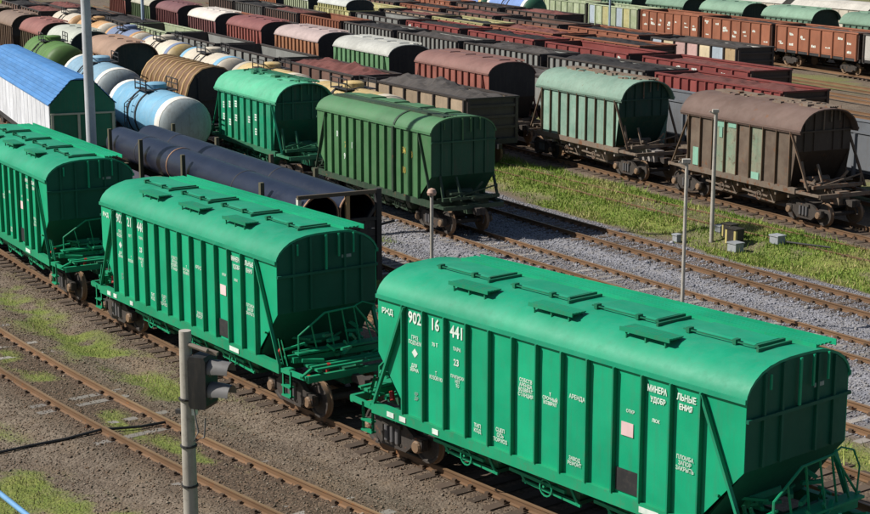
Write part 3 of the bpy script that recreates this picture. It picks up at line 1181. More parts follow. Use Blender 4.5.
def gondola(panelm, ribm, endm, loadm=None, loadh=.35, marks=None, detail=0, patch=None, hgt=3.45, nb=7):
    root = empty('open_wagon')
    hl, hw, z0, z1 = 6.05, 1.47, 1.38, hgt
    bay = 2 * hl / nb
    key = ('p', panelm.name, hgt, nb)
    if key not in _gcache:
        mb = MB()
        mb.box(.0, bay, -.03, .0, z0, z1 - .1)
        mb.box(.12, bay - .12, -.045, -.029, z0 + .12, z1 - .25)
        _gcache[key] = mb.mesh('side_panel', panelm)
    key2 = ('r', ribm.name, hgt)
    if key2 not in _gcache:
        mb = MB()
        mb.prism([(-.11, 0), (-.06, -.13), (.06, -.13), (.11, 0)], 'z', z0 - .2, z1 - .12)
        _gcache[key2] = mb.mesh('rib', ribm)
    for i in range(nb):
        pl = place('side_panel', _gcache[key], root, (-hl + bay * i, -hw, 0))
        if patch and patch[i] is not None:
            pl.data = pl.data.copy()
            pl.data.materials[0] = patch[i]
        place('side_panel', _gcache[key], root, (hl - bay * i, hw, 0), math.pi)
    for i in range(nb + 1):
        x = -hl + bay * i + (.1 if i == 0 else (-.1 if i == nb else 0))
        place('rib', _gcache[key2], root, (x, -hw - .031, 0))
    key3 = ('e', endm.name, ribm.name, hgt)
    if key3 not in _gcache:
        mb = MB()
        mb.box(hl - .04, hl, -hw + .01, hw - .01, z0, z1 - .05)
        for z in (1.9, 2.45, z1 - .45):
            mb.box(hl, hl + .09, -hw + .05, hw - .05, z - .07, z + .07)
        for y in (-hw + .08, hw - .08):
            mb.box(hl, hl + .11, y - .08, y + .08, z0 - .1, z1 - .04)
        _gcache[key3] = mb.mesh('end_wall', endm)
        mb = MB()
        for sg in (-1, 1):
            mb.box(-hl - .08, hl + .08, sg * (hw + .02) - .07, sg * (hw + .02) + .07, z1 - .1, z1)
            mb.box(sg * (hl - .02), sg * (hl + .1), -hw + .04, hw - .04, z1 - .1, z1 - .002)
        _gcache[key3 + ('t',)] = mb.mesh('top_rail', ribm)
        mb = MB()
        mb.box(-hl, hl, -hw, hw, z0 - .06, z0)
        mb.box(-hl - .35, hl + .35, -.3, .3, .9, z0 - .05)
        for sg in (-1, 1):
            mb.box(-hl, hl, sg * (hw - .02) - .06, sg * (hw - .02) + .06, z0 - .22, z0 - .02)
            mb.box(sg * (hl + .0), sg * (hl + .25), -hw + .1, hw - .1, z0 - .32, z0 - .05)
            mb.bar((sg * (hl + .2), 0, 1.02), (sg * 6.93, 0, 1.02), .22, .24)
        _gcache[key3 + ('f',)] = mb.mesh('underframe', DARKMETAL)
    place('end_wall', _gcache[key3], root)
    place('end_wall', _gcache[key3], root, (0, 0, 0), math.pi)
    place('top_rail', _gcache[key3 + ('t',)], root)
    place('underframe', _gcache[key3 + ('f',)], root)
    for sg in (-1, 1):
        place('bogie', SBOGIE, root, (sg * 4.33, 0, 0))
    if loadm is not None:
        sd = random.randint(0, 999)
        gx, gy = np.meshgrid(np.linspace(-hl + .06, hl - .06, 61), np.linspace(-hw + .05, hw - .05, 15), indexing='ij')
        hump = np.clip(1 - (gy / hw) ** 2, 0, 1) ** .7 * (1 - np.clip(np.abs(gx) / hl, 0, 1) ** 6)
        gz = z1 - .34 + hump * loadh * (.25 + 1.5 * fbm(gx * .6 + sd, gy * .8, sd)) + .30 * (fbm(gx * 2.2 + sd, gy * 2.2, sd + 5, 3) - .5)
        mb = MB()
        mb.loft([[(gx[i, j], gy[i, j], gz[i, j]) for j in range(15)] for i in range(61)])
        mb.build('load', loadm, root, False)
    if marks:
        mb = MB()
        rr = random.Random(marks)
        for i in range(nb):
            for k in range(rr.choice((1, 1, 2, 3))):
                x = -hl + bay * i + rr.uniform(.25, .7)
                z = rr.uniform(1.7, 3.0)
                w, h = rr.uniform(.3, .75), rr.uniform(.1, .28)
                for q in range(3):
                    mb.box(x + w * q / 3, x + w * (q + .72) / 3, -hw - .052, -hw - .0465, z, z + h * rr.uniform(.6, 1))
        mb.build('stencil_marks', WHITE, root)
    return root


# ------------------------------------------------------------------ tank wagons
def tank(shellm, endm, bandm=None, framem=None, r=1.48, half=5.3, zc=2.68, ringm=None, detail=1, fit=None, stripe=None):
    root = empty('tank_wagon')
    n = 32
    mb = MB()
    mb.lathe([(r, -half), (r, half)], n, 'x', (0, 0, zc))
    sh = mb.build('tank_shell', shellm, root, True)
    for k in range(1, 6):
        xx = -half + 2 * half * k / 6
        if abs(xx) < 1.0:
            continue
        mb = MB()
        mb.lathe([(r + .001, xx - .03), (r + .012, xx - .015), (r + .012, xx + .015), (r + .001, xx + .03)], n, 'x', (0, 0, zc))
        mb.build('weld_seam', shellm, root, True)
    for sg in (-1, 1):
        mb = MB()
        pr = [(r * math.cos(a), sg * (half + .72 * math.sin(a))) for a in np.linspace(0, math.pi / 2 - .02, 7)]
        mb.lathe(pr, n, 'x', (0, 0, zc))
        mb.lathe([(r * .02, sg * (half + .72)), (0.0, sg * (half + .721))], n, 'x', (0, 0, zc))
        mb.build('tank_end', endm, root, True)
    if bandm:
        for sg in (-1, 1):
            mb = MB()
            mb.lathe([(r + .004, sg * (half - .62)), (r + .012, sg * (half - .6)), (r + .012, sg * (half + .06)), (r - .02, sg * (half + .15))], n, 'x', (0, 0, zc))
            mb.build('painted_band', bandm, root, True)
    if stripe:
        mb = MB()
        mb.lathe([(r + .006, -.45), (r + .014, -.44), (r + .014, .44), (r + .006, .45)], n, 'x', (0, 0, zc))
        mb.build('centre_band', stripe, root, True)
    fm = fit or DARKMETAL
    mb = MB()
    mb.lathe([(.55, 0), (.55, .28), (.45, .36), (.0, .4)], 16, 'z', (0, 0, zc + r - .06))
    d = mb.build('dome', shellm, root, True)
    mb = MB()
    # strap, walkway and ladder round the middle
    for x in (-.75, .75):
        mb.lathe([(r + .01, x - .11), (r + .04, x - .11), (r + .04, x + .11), (r + .01, x + .11)], n, 'x', (0, 0, zc))
    for y in (-.62, .62):
        mb.box(-1.1, 1.1, y - .22, y + .22, zc + r - .06, zc + r - .01)
    for x in (-1.05, 0, 1.05):
        for y in (-.82, .82):
            mb.bar((x, y, zc + r - .1), (x, y, zc + r + .5), .05)
    for y in (-.82, .82):
        for z in (.25, .5):
            mb.bar((-1.05, y, zc + r + z), (1.05, y, zc + r + z), .045)
    for sg in (-1, 1):
        for x in (-.25, .25):
            mb.tube([(x, sg * 1.0, zc + r - .25), (x, sg * 1.62, zc + .6), (x, sg * 1.66, 1.2)], .025, 6)
        for k in range(8):
            z = 1.3 + .27 * k
            yy = 1.66 if z < zc + .3 else 1.66 - (z - zc - .3) * .42
            mb.bar((-.25, sg * yy, z), (.25, sg * yy, z), .03)
    mb.build('ladder_platform', fm, root)
    mb = MB()
    mb.box(-half - .5, half + .5, -.3, .3, .9, 1.22)
    for sg in (-1, 1):
        mb.box(sg * (half + .35), sg * (half + .55), -1.4, 1.4, .95, 1.3)
        mb.prism([(-1.2, 1.15), (1.2, 1.15), (1.32, 1.75), (-1.32, 1.75)], 'x', sg * (half - 1.2), sg * (half - .8))
        mb.bar((sg * (half + .5), 0, 1.02), (sg * (half + .95), 0, 1.02), .22)
    mb.build('underframe', DARKMETAL if framem is None else framem, root)
    for sg in (-1, 1):
        place('bogie', SBOGIE, root, (sg * 3.9, 0, 0))
    return root


def ribbed_hopper(shellm, ringm, endm):
    """barrel sided hopper with hoops from rail to rail"""
    root = empty('ribbed_hopper_wagon')
    hl = 4.6
    prof = [(-1.55, 1.5), (-1.57, 2.2), (-1.52, 2.9), (-1.36, 3.5), (-1.05, 4.0), (-.6, 4.32), (0, 4.42), (.6, 4.32), (1.05, 4.0), (1.36, 3.5), (1.52, 2.9), (1.57, 2.2), (1.55, 1.5)]
    mb = MB()
    mb.loft([[(x, y, z) for y, z in prof] for x in np.linspace(-hl, hl, 5)])
    mb.build('barrel_shell', shellm, root, True)
    mb = MB()
    w = .13
    o2 = [(y * 1.05, z + (.06 if z > 4 else .0)) for y, z in prof]
    mb.loft([[(-w, *p) for p in prof], [(-w * .7, *p) for p in o2], [(w * .7, *p) for p in o2], [(w, *p) for p in prof]])
    hoop = mb.mesh('hoop', ringm, True)
    for x in np.linspace(-hl + .13, hl - .13, 11):
        place('hoop', hoop, root, (float(x), 0, 0))
    for sg in (-1, 1):
        mb = MB()
        mb.prism([(y * .98, z - .02) for y, z in prof], 'x', sg * (hl - .04), sg * (hl - .005))
        mb.box(sg * hl, sg * (hl + .08), -1.4, 1.4, 2.6, 2.72)
        mb.box(sg * hl, sg * (hl + .08), -.9, -.8, 1.5, 3.9)
        mb.box(sg * hl, sg * (hl + .08), .5, .6, 1.5, 4.1)
        mb.build('end_wall', endm, root)
    mb = MB()
    mb.box(-hl - .9, hl + .9, -1.4, 1.4, 1.1, 1.4)
    mb.box(-hl - 1.3, hl + 1.3, -.3, .3, .9, 1.2)
    mb.build('underframe', DARKMETAL, root)
    for sg in (-1, 1):
        place('bogie', SBOGIE, root, (sg * 3.7, 0, 0))
    return root


# ================================================================== FOREGROUND GREEN HOPPERS
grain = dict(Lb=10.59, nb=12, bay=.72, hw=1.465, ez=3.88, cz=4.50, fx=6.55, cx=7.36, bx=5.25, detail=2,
             side=GREEN, roof=GREENR, rib=GREENSHADE, end=GREENENDSHADE, frame=GREENF, under=GREENU, barm=GREEN, bracem=GREENSHADE,
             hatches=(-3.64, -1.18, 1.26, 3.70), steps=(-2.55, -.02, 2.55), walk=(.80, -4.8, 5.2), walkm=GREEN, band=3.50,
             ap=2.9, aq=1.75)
near = hopper('hopper_wagon', grain)
mid = dup(near)
left = dup(near)
YT = -1.465 - .0235
def stencils(near, num, var):
    jz = (0, .05, -.06)[var]
    # number and stencils between the ribs
    lettering('РЖД', -4.93, 3.56, .17, YT, near, WHITE, bold=.006)
    lettering(num[0], -3.95, 3.58, .37, YT, near, WHITE, .82, .008)
    lettering(num[1], -3.26, 3.57, .37, YT, near, WHITE, .82, .008)
    lettering(num[2], -2.52, 3.54, .37, YT, near, WHITE, .82, .008)
    lettering('МИНЕРА', 3.21, 3.60, .17, YT, near, WHITE, .66, .005)
    lettering('ЛЬНЫЕ', 3.93, 3.60, .17, YT, near, WHITE, .76, .005)
    lettering('УДОБР', 3.24, 3.40, .145, YT, near, WHITE, .74, .005)
    lettering('ЕНИЯ', 3.92, 3.42, .145, YT, near, WHITE, .82, .006)
    lettering('ГРУЗ\nПОДЪЕМ', -3.95, 3.09 + jz, 0.122, YT, near, WHITE, .78, .002)
    lettering('70 Т', -3.26, 3.13 + jz, 0.117, YT, near, WHITE, .9, .002)
    lettering('ТАРА', -2.52, 3.18 + jz, 0.108, YT, near, WHITE, .9, .002)
    lettering('◆', -3.95, 2.79, .22, YT, near, WHITE)
    lettering('23', -2.54, 2.88, .2, YT, near, WHITE, .9, .006)
    lettering('ДЛЯ\nЗЕРНА', -3.97, 2.46 + jz, 0.108, YT, near, WHITE, .85, .002)
    lettering('Т\nКУЗОВ М3', -3.22, 2.44 + jz, 0.117, YT, near, WHITE, .75, .002)
    lettering('ПРИПИСКИ\nНЕТ\nТО', -2.5, 2.47 + jz, 0.099, YT, near, WHITE, .8, .002)
    lettering('КР\nДР', -3.9, 1.82 + jz, 0.108, YT, near, MATS['faded_plate'], .9, .002)
    lettering('ТИП\nКОД', -1.84, 1.60 + jz, 0.117, YT, near, WHITE, .9, .002)
    lettering('СЦЕП\nОСЬ\nТОРМОЗ', -1.12, 1.62 + jz, 0.117, YT, near, WHITE, .85, .002)
    lettering('СОБСТВ\nАРЕНДА\nВОЗВРАТ\nСТАНЦИЯ', -.36, 2.82 + jz, 0.108, YT, near, WHITE, .85, .002)
    lettering('Т\nСРОЧНЫЙ\nВОЗВРАТ', .36, 2.76 + jz, 0.099, YT, near, WHITE, .85, .002)
    lettering('АРЕНДА', 1.12, 2.96 + jz, 0.126, YT, near, WHITE, .85, .002)
    lettering('ЗАВОД\nРЕМОНТ', 1.08, 1.64 + jz, 0.108, YT, near, WHITE, .85, .002)
    lettering('ОТКР', 2.55, 3.03 + jz, 0.090, YT, near, WHITE, .9, .002)
    lettering('ЛЮК', 3.2, 3.0 + jz, 0.090, YT, near, WHITE, .9, .002)
    lettering('ПЛОМБА\nЗАПОР\nЗАКРЫТЬ', 3.94, 2.36 + jz, 0.113, YT, near, WHITE, .82, .002)
    mb = MB()
    mb.box(2.21, 2.83, YT - .006, YT + .003, 1.40, 1.86)
    mb.build('black_plate', BLACKP, near)
    mb = MB()
    mb.box(2.33, 2.64, YT - .006, YT + .003, 2.53, 2.80)
    mb.build('pink_sticker', PINK, near)
    YS = -1.465 - .0335
    for x, w in ((-4.74, .25), (-4.3, .22), (-3.15, .2), (3.16, .5)):
        mb = MB()
        mb.box(x - w / 2, x + w / 2, YS - .075, YS - .069, 1.15, 1.27)
        mb.build('sill_plate', WHITE, near)




stencils(near, ('902', '16', '441'), 0)
stencils(mid, ('902', '21', '448'), 1)
stencils(left, ('902', '18', '406'), 2)


def put(o, t, s, lat=0.0, label=None, cat=None, group=None):
    o.location = at(t, s, lat, 0)
    o.rotation_euler = (0, 0, heading(t, s))
    tag(o, label, cat, group)
    return o


SPC = 14.72
s1 = -25.0
GRP = 'bright green grain hoppers on the near track'
put(near, 'T1', s1, 0, 'bright green hopper wagon numbered 902 16 441, nearest and rightmost in the front train', 'hopper wagon', GRP)
put(mid, 'T1', -39.75, 0, 'bright green hopper wagon in the middle of the front train, behind the signal', 'hopper wagon', GRP)
put(left, 'T1', -55.0, 0, 'bright green hopper wagon cut by the left edge, beside the grey mast', 'hopper wagon', GRP)


# ================================================================== PIPE WAGON
PIPE = paint('blue_black_pipe_coating', (.008, .0135, .032), rust=.0, dirt=.2, streak=.1, rough=.3, jitter=.15, fade=.2, fadec=(.014, .021, .042), dirtc=(.022, .028, .045))
PIPERIM = paint('bare_pipe_rim', (.30, .17, .10), rust=.3, dirt=.2)
STAKE = paint('stake_timber', (.10, .095, .06), rust=0, dirt=.5, rough=.9)
WHITEPOST = paint('whitewashed_post', (.66, .66, .58), rust=0, dirt=.35, rough=.8)
pw = empty('flat_wagon')
hl = 10.3
mb = MB()
mb.box(-hl, hl, -1.42, 1.42, 1.2, 1.3)
for sg in (-1, 1):
    mb.box(-hl, hl, sg * 1.45 - .07, sg * 1.45 + .07, 1.02, 1.31)
    mb.box(sg * (hl - .15), sg * hl, -1.4, 1.4, .95, 1.19)
mb.box(-hl - .2, hl + .2, -.3, .3, .8, 1.18)
mb.build('deck', DARKMETAL, pw)
for sy in (-1, 1):
    mb = MB()
    mb.box(-hl, hl, sy * 1.40 - .025, sy * 1.40 + .025, 1.312, 2.02)
    mb.build('side_board', paint('purple_grey_board', (.075, .072, .105), rust=.1, dirt=.3), pw)
for x in (-8.6, -4.3, 0.0, 4.3, 8.6):
    mb = MB()
    mb.box(x - .15, x + .15, -1.36, 1.36, 1.302, 2.03)
    mb.build('cradle_beam', STAKE, pw)
coupler(pw, hl + .75, hl, STEEL)
for sg in (-1, 1):
    bogie(pw, sg * 7.2, 1)
for sy, xs_ in ((-1, (-9.2, -5.2, -.3, 7.3)), (1, (-9.6, -4.4, 1.2, 5.2))):
    for x in xs_:
        mb = MB()
        mb.box(x - .09, x + .09, sy * 1.5 - .07, sy * 1.5 + .07, 1.1, 3.45)
        mb.build('stake', STAKE, pw)
xe = hl - .05
for x, y, z1_, m in ((xe - .02, -1.44, 3.30, WHITEPOST), (xe - .35, -1.30, 3.28, WHITEPOST)):
    mb = MB()
    mb.box(x - .07, x + .07, y - .06, y + .06, 1.31, z1_)
    mb.build('end_post', m, pw)
mb = MB()
mb.box(xe - .09, xe + .09, 1.34, 1.52, .35, 3.45)
mb.build('end_post', DARKMETAL, pw)
mb = MB()
mb.box(xe - .06, xe + .06, .22, .36, 2.3, 3.28)
mb.build('end_post', paint('orange_timber', (.42, .26, .12), rust=.1, dirt=.3), pw)
mb = MB()
mb.bar((xe, -1.5, 3.36), (xe, 1.34, 3.36), .14, .12)
mb.build('end_top_bar', paint('worn_brown_bar', (.10, .08, .055), rust=.2, dirt=.4), pw)
mb = MB()
mb.bar((xe, -1.25, 2.45), (xe, 1.34, 2.45), .12, .12)
mb.bar((xe, .2, 1.31), (xe, 1.36, 2.9), .1)
mb.bar((xe, 1.42, 2.2), (xe + .1, 2.0, 2.32), .07)
mb.build('end_lower_bar', DARKMETAL, pw)
for k in range(4):
    mb = MB()
    mb.box(xe - .03, xe + .03, -1.30, 1.30, 1.32 + .27 * k, 1.57 + .27 * k)
    mb.build('end_board', DARKMETAL, pw)
put(pw, 'T1b', -55.3, 0, 'long flat wagon loaded with dark blue steel pipes between timber stakes', 'flat wagon')
for lat, zc, up in ((-.68, 2.70, 1), (.68, 2.71, 1)):
    root = empty('steel_pipe')
    mb = MB()
    hp = 10.25
    rr = .665
    mb.lathe([(rr, -hp), (rr, hp), (rr - .03, hp)], 28, 'x', (0, 0, 0), 0)
    mb.lathe([(rr, -hp), (rr - .03, -hp), (rr - .03, hp)], 28, 'x', (0, 0, 0), 0)
    mb.build('pipe_wall', PIPE, root, True)
    for x in ((-2.6,) if lat < 0 else ()):
        mb = MB()
        mb.lathe([(rr + .002, x - .05), (rr + .02, x - .04), (rr + .02, x + .04), (rr + .002, x + .05)], 28, 'x')
        mb.build('pipe_strap', PIPERIM, root, True)
    if up:
        for x in (-6.5, 4.1):
            mb = MB()
            mb.lathe([(rr + .002, x - .03), (rr + .012, x - .02), (rr + .012, x + .02), (rr + .002, x + .03)], 28, 'x')
            mb.build('pipe_strap', DARKMETAL, root, True)
    mb = MB()
    mb.lathe([(rr + .004, hp - .10), (rr + .006, hp + .004), (rr - .034, hp + .004), (rr - .034, hp - .1)], 28, 'x')
    mb.build('pipe_rim', PIPERIM, root, True)
    lab = {(-1, 1): 'dark blue steel pipe with orange strap on the near side of the flat wagon', (1, 1): 'dark blue steel pipe on the far side of the flat wagon'}[(1 if lat > 0 else -1, up)]
    root.location = at('T1b', -55.3, lat, zc)
    root.rotation_euler = (0, 0, heading('T1b', -55.3))
    tag(root, lab, 'pipe', 'steel pipes on the flat wagon')

# ================================================================== BLUE ROOFED BOX WAGON
BLUE = paint('sky_blue_roof', (.055, .20, .46), rust=0, dirt=.2, streak=.15, rough=.5, jitter=.10, fade=.3, fadec=(.11, .26, .50))
WSIDE = paint('white_side', (.66, .68, .72), rust=0, dirt=.28, streak=.35, rough=.6, jitter=.05)
BGREEN = paint('dark_green_end', (.008, .13, .075), rust=.02, dirt=.2, streak=.3)
CREAM = paint('cream_trim', (.42, .45, .36), rust=.05, dirt=.3)
bw = empty('box_wagon')
hl, hw = 12.0, 1.6
zw, ze, zr = 1.3, 3.42, 4.62
yr = .5
mb = MB()
nbw = 18
mb.box(0, 2 * hl / nbw, 0, .03, zw, ze)
mb.box(.05, 2 * hl / nbw - .05, -.018, -.001, zw + .1, ze - .1)
wpan = mb.mesh('wall_panel', WSIDE)
for i in range(nbw):
    place('wall_panel', wpan, bw, (-hl + 2 * hl / nbw * i, -hw, 0))
mb = MB()
mb.box(-hl, hl, hw - .03, hw, zw, ze)
mb.build('rear_wall', WSIDE, bw)
# roof of long overlapping sheets: four on the slope
for sy in (-1, 1):
    nsh = 8
    for k in range(nsh):
        f0, f1 = k / nsh, (k + 1) / nsh
        ya, za = -(hw + .06) + (hw + .06 - yr) * f0, ze - .02 + (zr - ze + .02) * f0
        yb, zb = -(hw + .06) + (hw + .06 - yr) * f1, ze - .02 + (zr - ze + .02) * f1
        mb = MB()
        lift = .045
        mb.add([(-hl - .05, sy * ya, za + lift), (hl + .05, sy * ya, za + lift), (hl + .05, sy * yb, zb), (-hl - .05, sy * yb, zb),
                (-hl - .05, sy * ya, za - .02), (hl + .05, sy * ya, za - .02), (hl + .05, sy * yb, zb - .03), (-hl - .05, sy * yb, zb - .03)],
               [(0, 1, 2, 3), (7, 6, 5, 4), (0, 4, 5, 1), (2, 6, 7, 3), (1, 5, 6, 2), (0, 3, 7, 4)])
        mb.build('roof_sheet', BLUE, bw)
mb = MB()
mb.prism([(-yr, zr - .02), (yr, zr - .02), (yr * .5, zr + .05), (-yr * .5, zr + .05)], 'x', -hl - .05, hl + .05)
mb.build('ridge_cap', BLUE, bw)
for sg in (-1, 1):
    mb = MB()
    mb.prism([(-hw + .0, zw), (-hw, ze - .03), (-yr, zr - .06), (yr, zr - .06), (hw, ze - .03), (hw, zw)], 'x', sg * (hl - .04), sg * hl)
    mb.build('end_wall', BGREEN, bw)
    mb = MB()
    mb.box(sg * hl, sg * (hl + .10), -hw + .05, hw - .05, 2.92, 3.0)
    for y in (-hw + .12, hw - .12, -.2):
        mb.box(sg * hl, sg * (hl + .08), y - .06, y + .06, zw, 2.918)
    mb.build('end_frame', CREAM, bw)
mb = MB()
mb.box(-hl, hl, -hw + .02, hw - .02, 1.0, 1.29)
mb.box(-hl - .2, hl + .2, -.3, .3, .8, 1.15)
mb.build('underframe', DARKMETAL, bw)
coupler(bw, hl + .8, hl, STEEL)
for sg in (-1, 1):
    bogie(bw, sg * 9.0, 0)
put(bw, 'T1b', -86.5, 0, 'white walled box wagon with a bright blue sheet roof and dark green end', 'box wagon')

# ================================================================== TANKS ON THE NEXT TRACK
TBLUE = paint('light_blue_tank', (.20, .46, .66), rust=.04, dirt=.2, streak=.25, rough=.4, jitter=.08, fade=.15)
TWHITE = paint('white_tank_band', (.72, .70, .64), rust=.05, dirt=.35, streak=.3, rough=.5, jitter=.05, rustc=(.35, .2, .1))
TGREYEND = paint('grey_tank_end', (.24, .28, .29), rust=.05, dirt=.4, streak=.55, rough=.5)
tk = tank(TBLUE, TGREYEND, TWHITE, r=1.34, zc=2.46, half=5.0)
put(tk, 'T2', -76.3, 0, 'light blue tank wagon with white bands and a grey dished end', 'tank wagon')
tk2 = tank(paint('dull_blue_tank', (.24, .40, .52), rust=.1, dirt=.35, streak=.4), TGREYEND, TWHITE)
put(tk2, 'T2', -89.4, 0, 'duller blue tank wagon with white bands, left of the light blue one', 'tank wagon')
tk3 = tank(paint('olive_green_tank', (.09, .20, .04), rust=.1, dirt=.3, streak=.3), paint('olive_tank_end', (.08, .17, .04), rust=.1, dirt=.3), None)
put(tk3, 'T2', -107.5, 0, 'grass green tank wagon cut by the left edge above the blue roof', 'tank wagon')

# ================================================================== MIDDLE TRACK: green hoppers and rusty hoppers
DG = paint('dark_green_paint', (.055, .165, .062), rust=.06, dirt=.3, streak=.35, rough=.5, jitter=.1, fade=.2, fadec=(.13, .24, .12))
DGR = paint('dark_green_roof', (.065, .185, .078), rust=.04, dirt=.35, streak=.1, rough=.5, jitter=.05, fade=.3, fadec=(.12, .22, .12))
DGE = paint('dark_green_shaded_end', (.014, .085, .045), rust=.03, dirt=.3, streak=.4)  # shaded copy of the side paint for the end facing away from the sun
DGU = paint('dark_green_under', (.03, .06, .035), rust=.3, dirt=.6)
YEL = paint('yellow_stencil', (.45, .36, .08), rust=0, dirt=.3)
d5 = hopper('hopper_wagon', dict(Lb=10.2, nb=12, bay=.70, hw=1.47, ez=4.02, cz=4.62, fx=6.0, cx=6.5, bx=4.35, detail=1, zs=1.33, vz=2.3,
            side=DG, roof=DGR, rib=DG, end=DGE, frame=DGU, under=DGU, barm=DG, bracem=DGU, hatches=(-3.2, -1.1, 1.1, 3.2), hy=.25, hlx=.7,
            walk=(-.55, -4.9, 4.9), walkm=DGU, ap=3.0, aq=1.8, straps=(2.12,), strapm=DGU, px=.6))
mb = MB()
mb.box(2.06, 2.20, -1.6, -1.47, 1.33, 4.0)
mb.build('strap_post', DGU, d5)
for x, z, m, t_ in ((-2.3, 2.7, YEL, '7'), (-2.3, 2.2, WHITE, '93'), (-1.6, 2.75, WHITE, '17'), (2.95, 3.1, YEL, '34'), (3.6, 3.0, YEL, '3'), (2.95, 2.3, YEL, '10'), (-3.6, 3.3, WHITE, '9'), (-3.0, 3.1, WHITE, '02'), (-3.6, 2.6, WHITE, 'Т')):
    lettering(t_, x, z, .36, -1.47 - .03, d5, m, .8, .01)
put(d5, 'tA', -57.1, 0, 'dark green hopper wagon with faded yellow stencils and a strap round its roof', 'hopper wagon')

G4S = paint('mint_green_side', (.006, .27, .135), rust=.02, dirt=.2, streak=.35, rough=.45, jitter=.15, fade=.3, fadec=(.10, .38, .24))
G4R = paint('mint_green_roof', (.07, .38, .215), rust=.02, dirt=.2, rough=.5, fade=.4, fadec=(.14, .42, .27))
G4E = paint('mint_green_shaded_end', (.004, .115, .065), rust=.02, dirt=.35, streak=.4)  # mint side colour with the end's shade painted into it
cem = dict(Lb=7.6, nb=8, bay=.88, hw=1.42, ez=3.80, cz=4.66, zs=1.45, fx=5.3, cx=6.0, bx=4.1, detail=1, vz=2.9, roof_over=.10, roof_end=.36, lipz=.09,
           ap=2.7, aq=1.7, band=3.72, nh=2, slz=.0, xin=2.9, brace=(3.5, 4.75), px=1.0, hlx=.5, hwy=.35)
G4F = paint('worn_green_frame', (.03, .17, .09), rust=.35, dirt=.5)
g4 = hopper('hopper_wagon', dict(cem, side=G4S, roof=G4R, rib=G4S, end=G4E, frame=G4F, under=GREENU, hatches=(-2.4, 0, 2.4), walk=(.5, -3.9, 3.9), walkm=GREENU, scrap_top=True, bracem=G4S))
for i, (x, z) in enumerate(((-2.9, 3.1), (-2.05, 3.2), (-1.2, 3.3), (-2.9, 2.5), (-2.05, 2.3), (-1.2, 2.6), (.6, 2.7), (1.5, 2.9), (1.5, 2.2))):
    mb = MB()
    for q in range(3):
        mb.box(x - .2, x + random.uniform(.1, .25), -1.458, -1.449, z - .12 * q, z - .12 * q + .08)
    mb.build('stencil', WHITE, g4)
put(g4, 'tA', -70.9, 0, 'mint green hopper wagon with an overhanging pale roof, beside the light blue tank', 'hopper wagon')

PGS = paint('pale_green_side', (.185, .315, .245), rust=.18, dirt=.35, streak=.45, rough=.6, jitter=.18, fade=.5, fadec=(.30, .41, .33), rustc=(.14, .09, .05))
PGR = paint('pale_green_roof', (.17, .27, .21), rust=.22, dirt=.35, streak=.35, rough=.55, jitter=.05, fade=.4, fadec=(.25, .34, .27), rustc=(.16, .11, .07))
PGE = paint('pale_green_shaded_end', (.014, .06, .045), rust=.15, dirt=.4, streak=.4)  # pale green taken down to a dark tone: painted end shade
RUSTRIB = paint('rusty_rib', (.13, .085, .055), rust=.4, dirt=.4, rough=.8)
RUSTFR = paint('rusty_frame', (.19, .145, .11), rust=.5, dirt=.6, rough=.8)
PALEU = paint('pale_grey_chute', (.30, .27, .25), rust=.35, dirt=.5, streak=.4)
p6 = hopper('hopper_wagon', dict(cem, side=PGS, roof=PGR, rib=RUSTRIB, end=PGE, frame=RUSTFR, under=PALEU, hatches=(-2.4, 0, 2.4), walk=(.4, -3.9, 3.9), walkm=RUSTFR, scrap_top=True, bracem=RUSTRIB))
put(p6, 'tC', -63.0, 0, 'pale green rusty hopper wagon standing behind the grass verge', 'hopper wagon')

BRS = paint('brown_side', (.105, .072, .052), rust=.35, dirt=.4, streak=.5, rough=.7, jitter=.22, fade=.45, fadec=(.20, .155, .115))
BRR = paint('brown_roof', (.135, .085, .068), rust=.3, dirt=.4, streak=.2, rough=.7, jitter=.05, fade=.35, fadec=(.20, .14, .12))
BRE = paint('brown_shaded_end', (.05, .034, .026), rust=.3, dirt=.4, streak=.4)  # brown side colour darkened to paint in shade on the ends
BRP = paint('bleached_patch_panel', (.20, .27, .19), rust=.45, dirt=.5, streak=.6, rough=.7, fade=.7, fadec=(.28, .24, .17), rustc=(.12, .08, .055))
b7 = hopper('hopper_wagon', dict(cem, side=BRS, roof=BRR, rib=RUSTRIB, end=BRE, frame=RUSTFR, under=RUSTFR, hatches=(-2.4, 0, 2.4), walk=(.4, -3.9, 3.9), walkm=RUSTFR, scrap_top=True, bracem=RUSTRIB,
            patch={2: BRP, 3: BRP, 5: BRP}))
MINT = paint('mint_remnant', (.22, .42, .32), rust=.2, dirt=.3)
for x, z0, z1_, w in ((-1.2, 3.4, 3.66, .5), (-.42, 3.45, 3.68, .55), (1.25, 1.42, 1.75, .5), (-3.0, 1.5, 2.3, .4)):
    mb = MB()
    mb.box(x - w / 2, x + w / 2, -1.458, -1.4495, z0, z1_)
    if x == -1.2:
        mb.box(x - .12, x + .1, -1.458, -1.4495, 2.95, 3.39)
    mb.build('paint_remnant', MINT, b7)
put(b7, 'tC', -49.9, 0, 'brown rusty hopper wagon with patched side panels, rightmost behind the grass', 'hopper wagon')

O16S = paint('orange_rust_barrel', (.16, .075, .035), rust=.45, dirt=.4, streak=.3, fade=.4, fadec=(.36, .26, .13))
O16H = paint('ochre_hoop', (.40, .24, .10), rust=.3, dirt=.25, jitter=.2, fade=.3, fadec=(.42, .34, .18))
o16 = ribbed_hopper(O16S, O16H, DARKMETAL)
put(o16, 'tA', -84.0, 0, 'rust orange barrel shaped hopper wagon with hoops', 'hopper wagon')


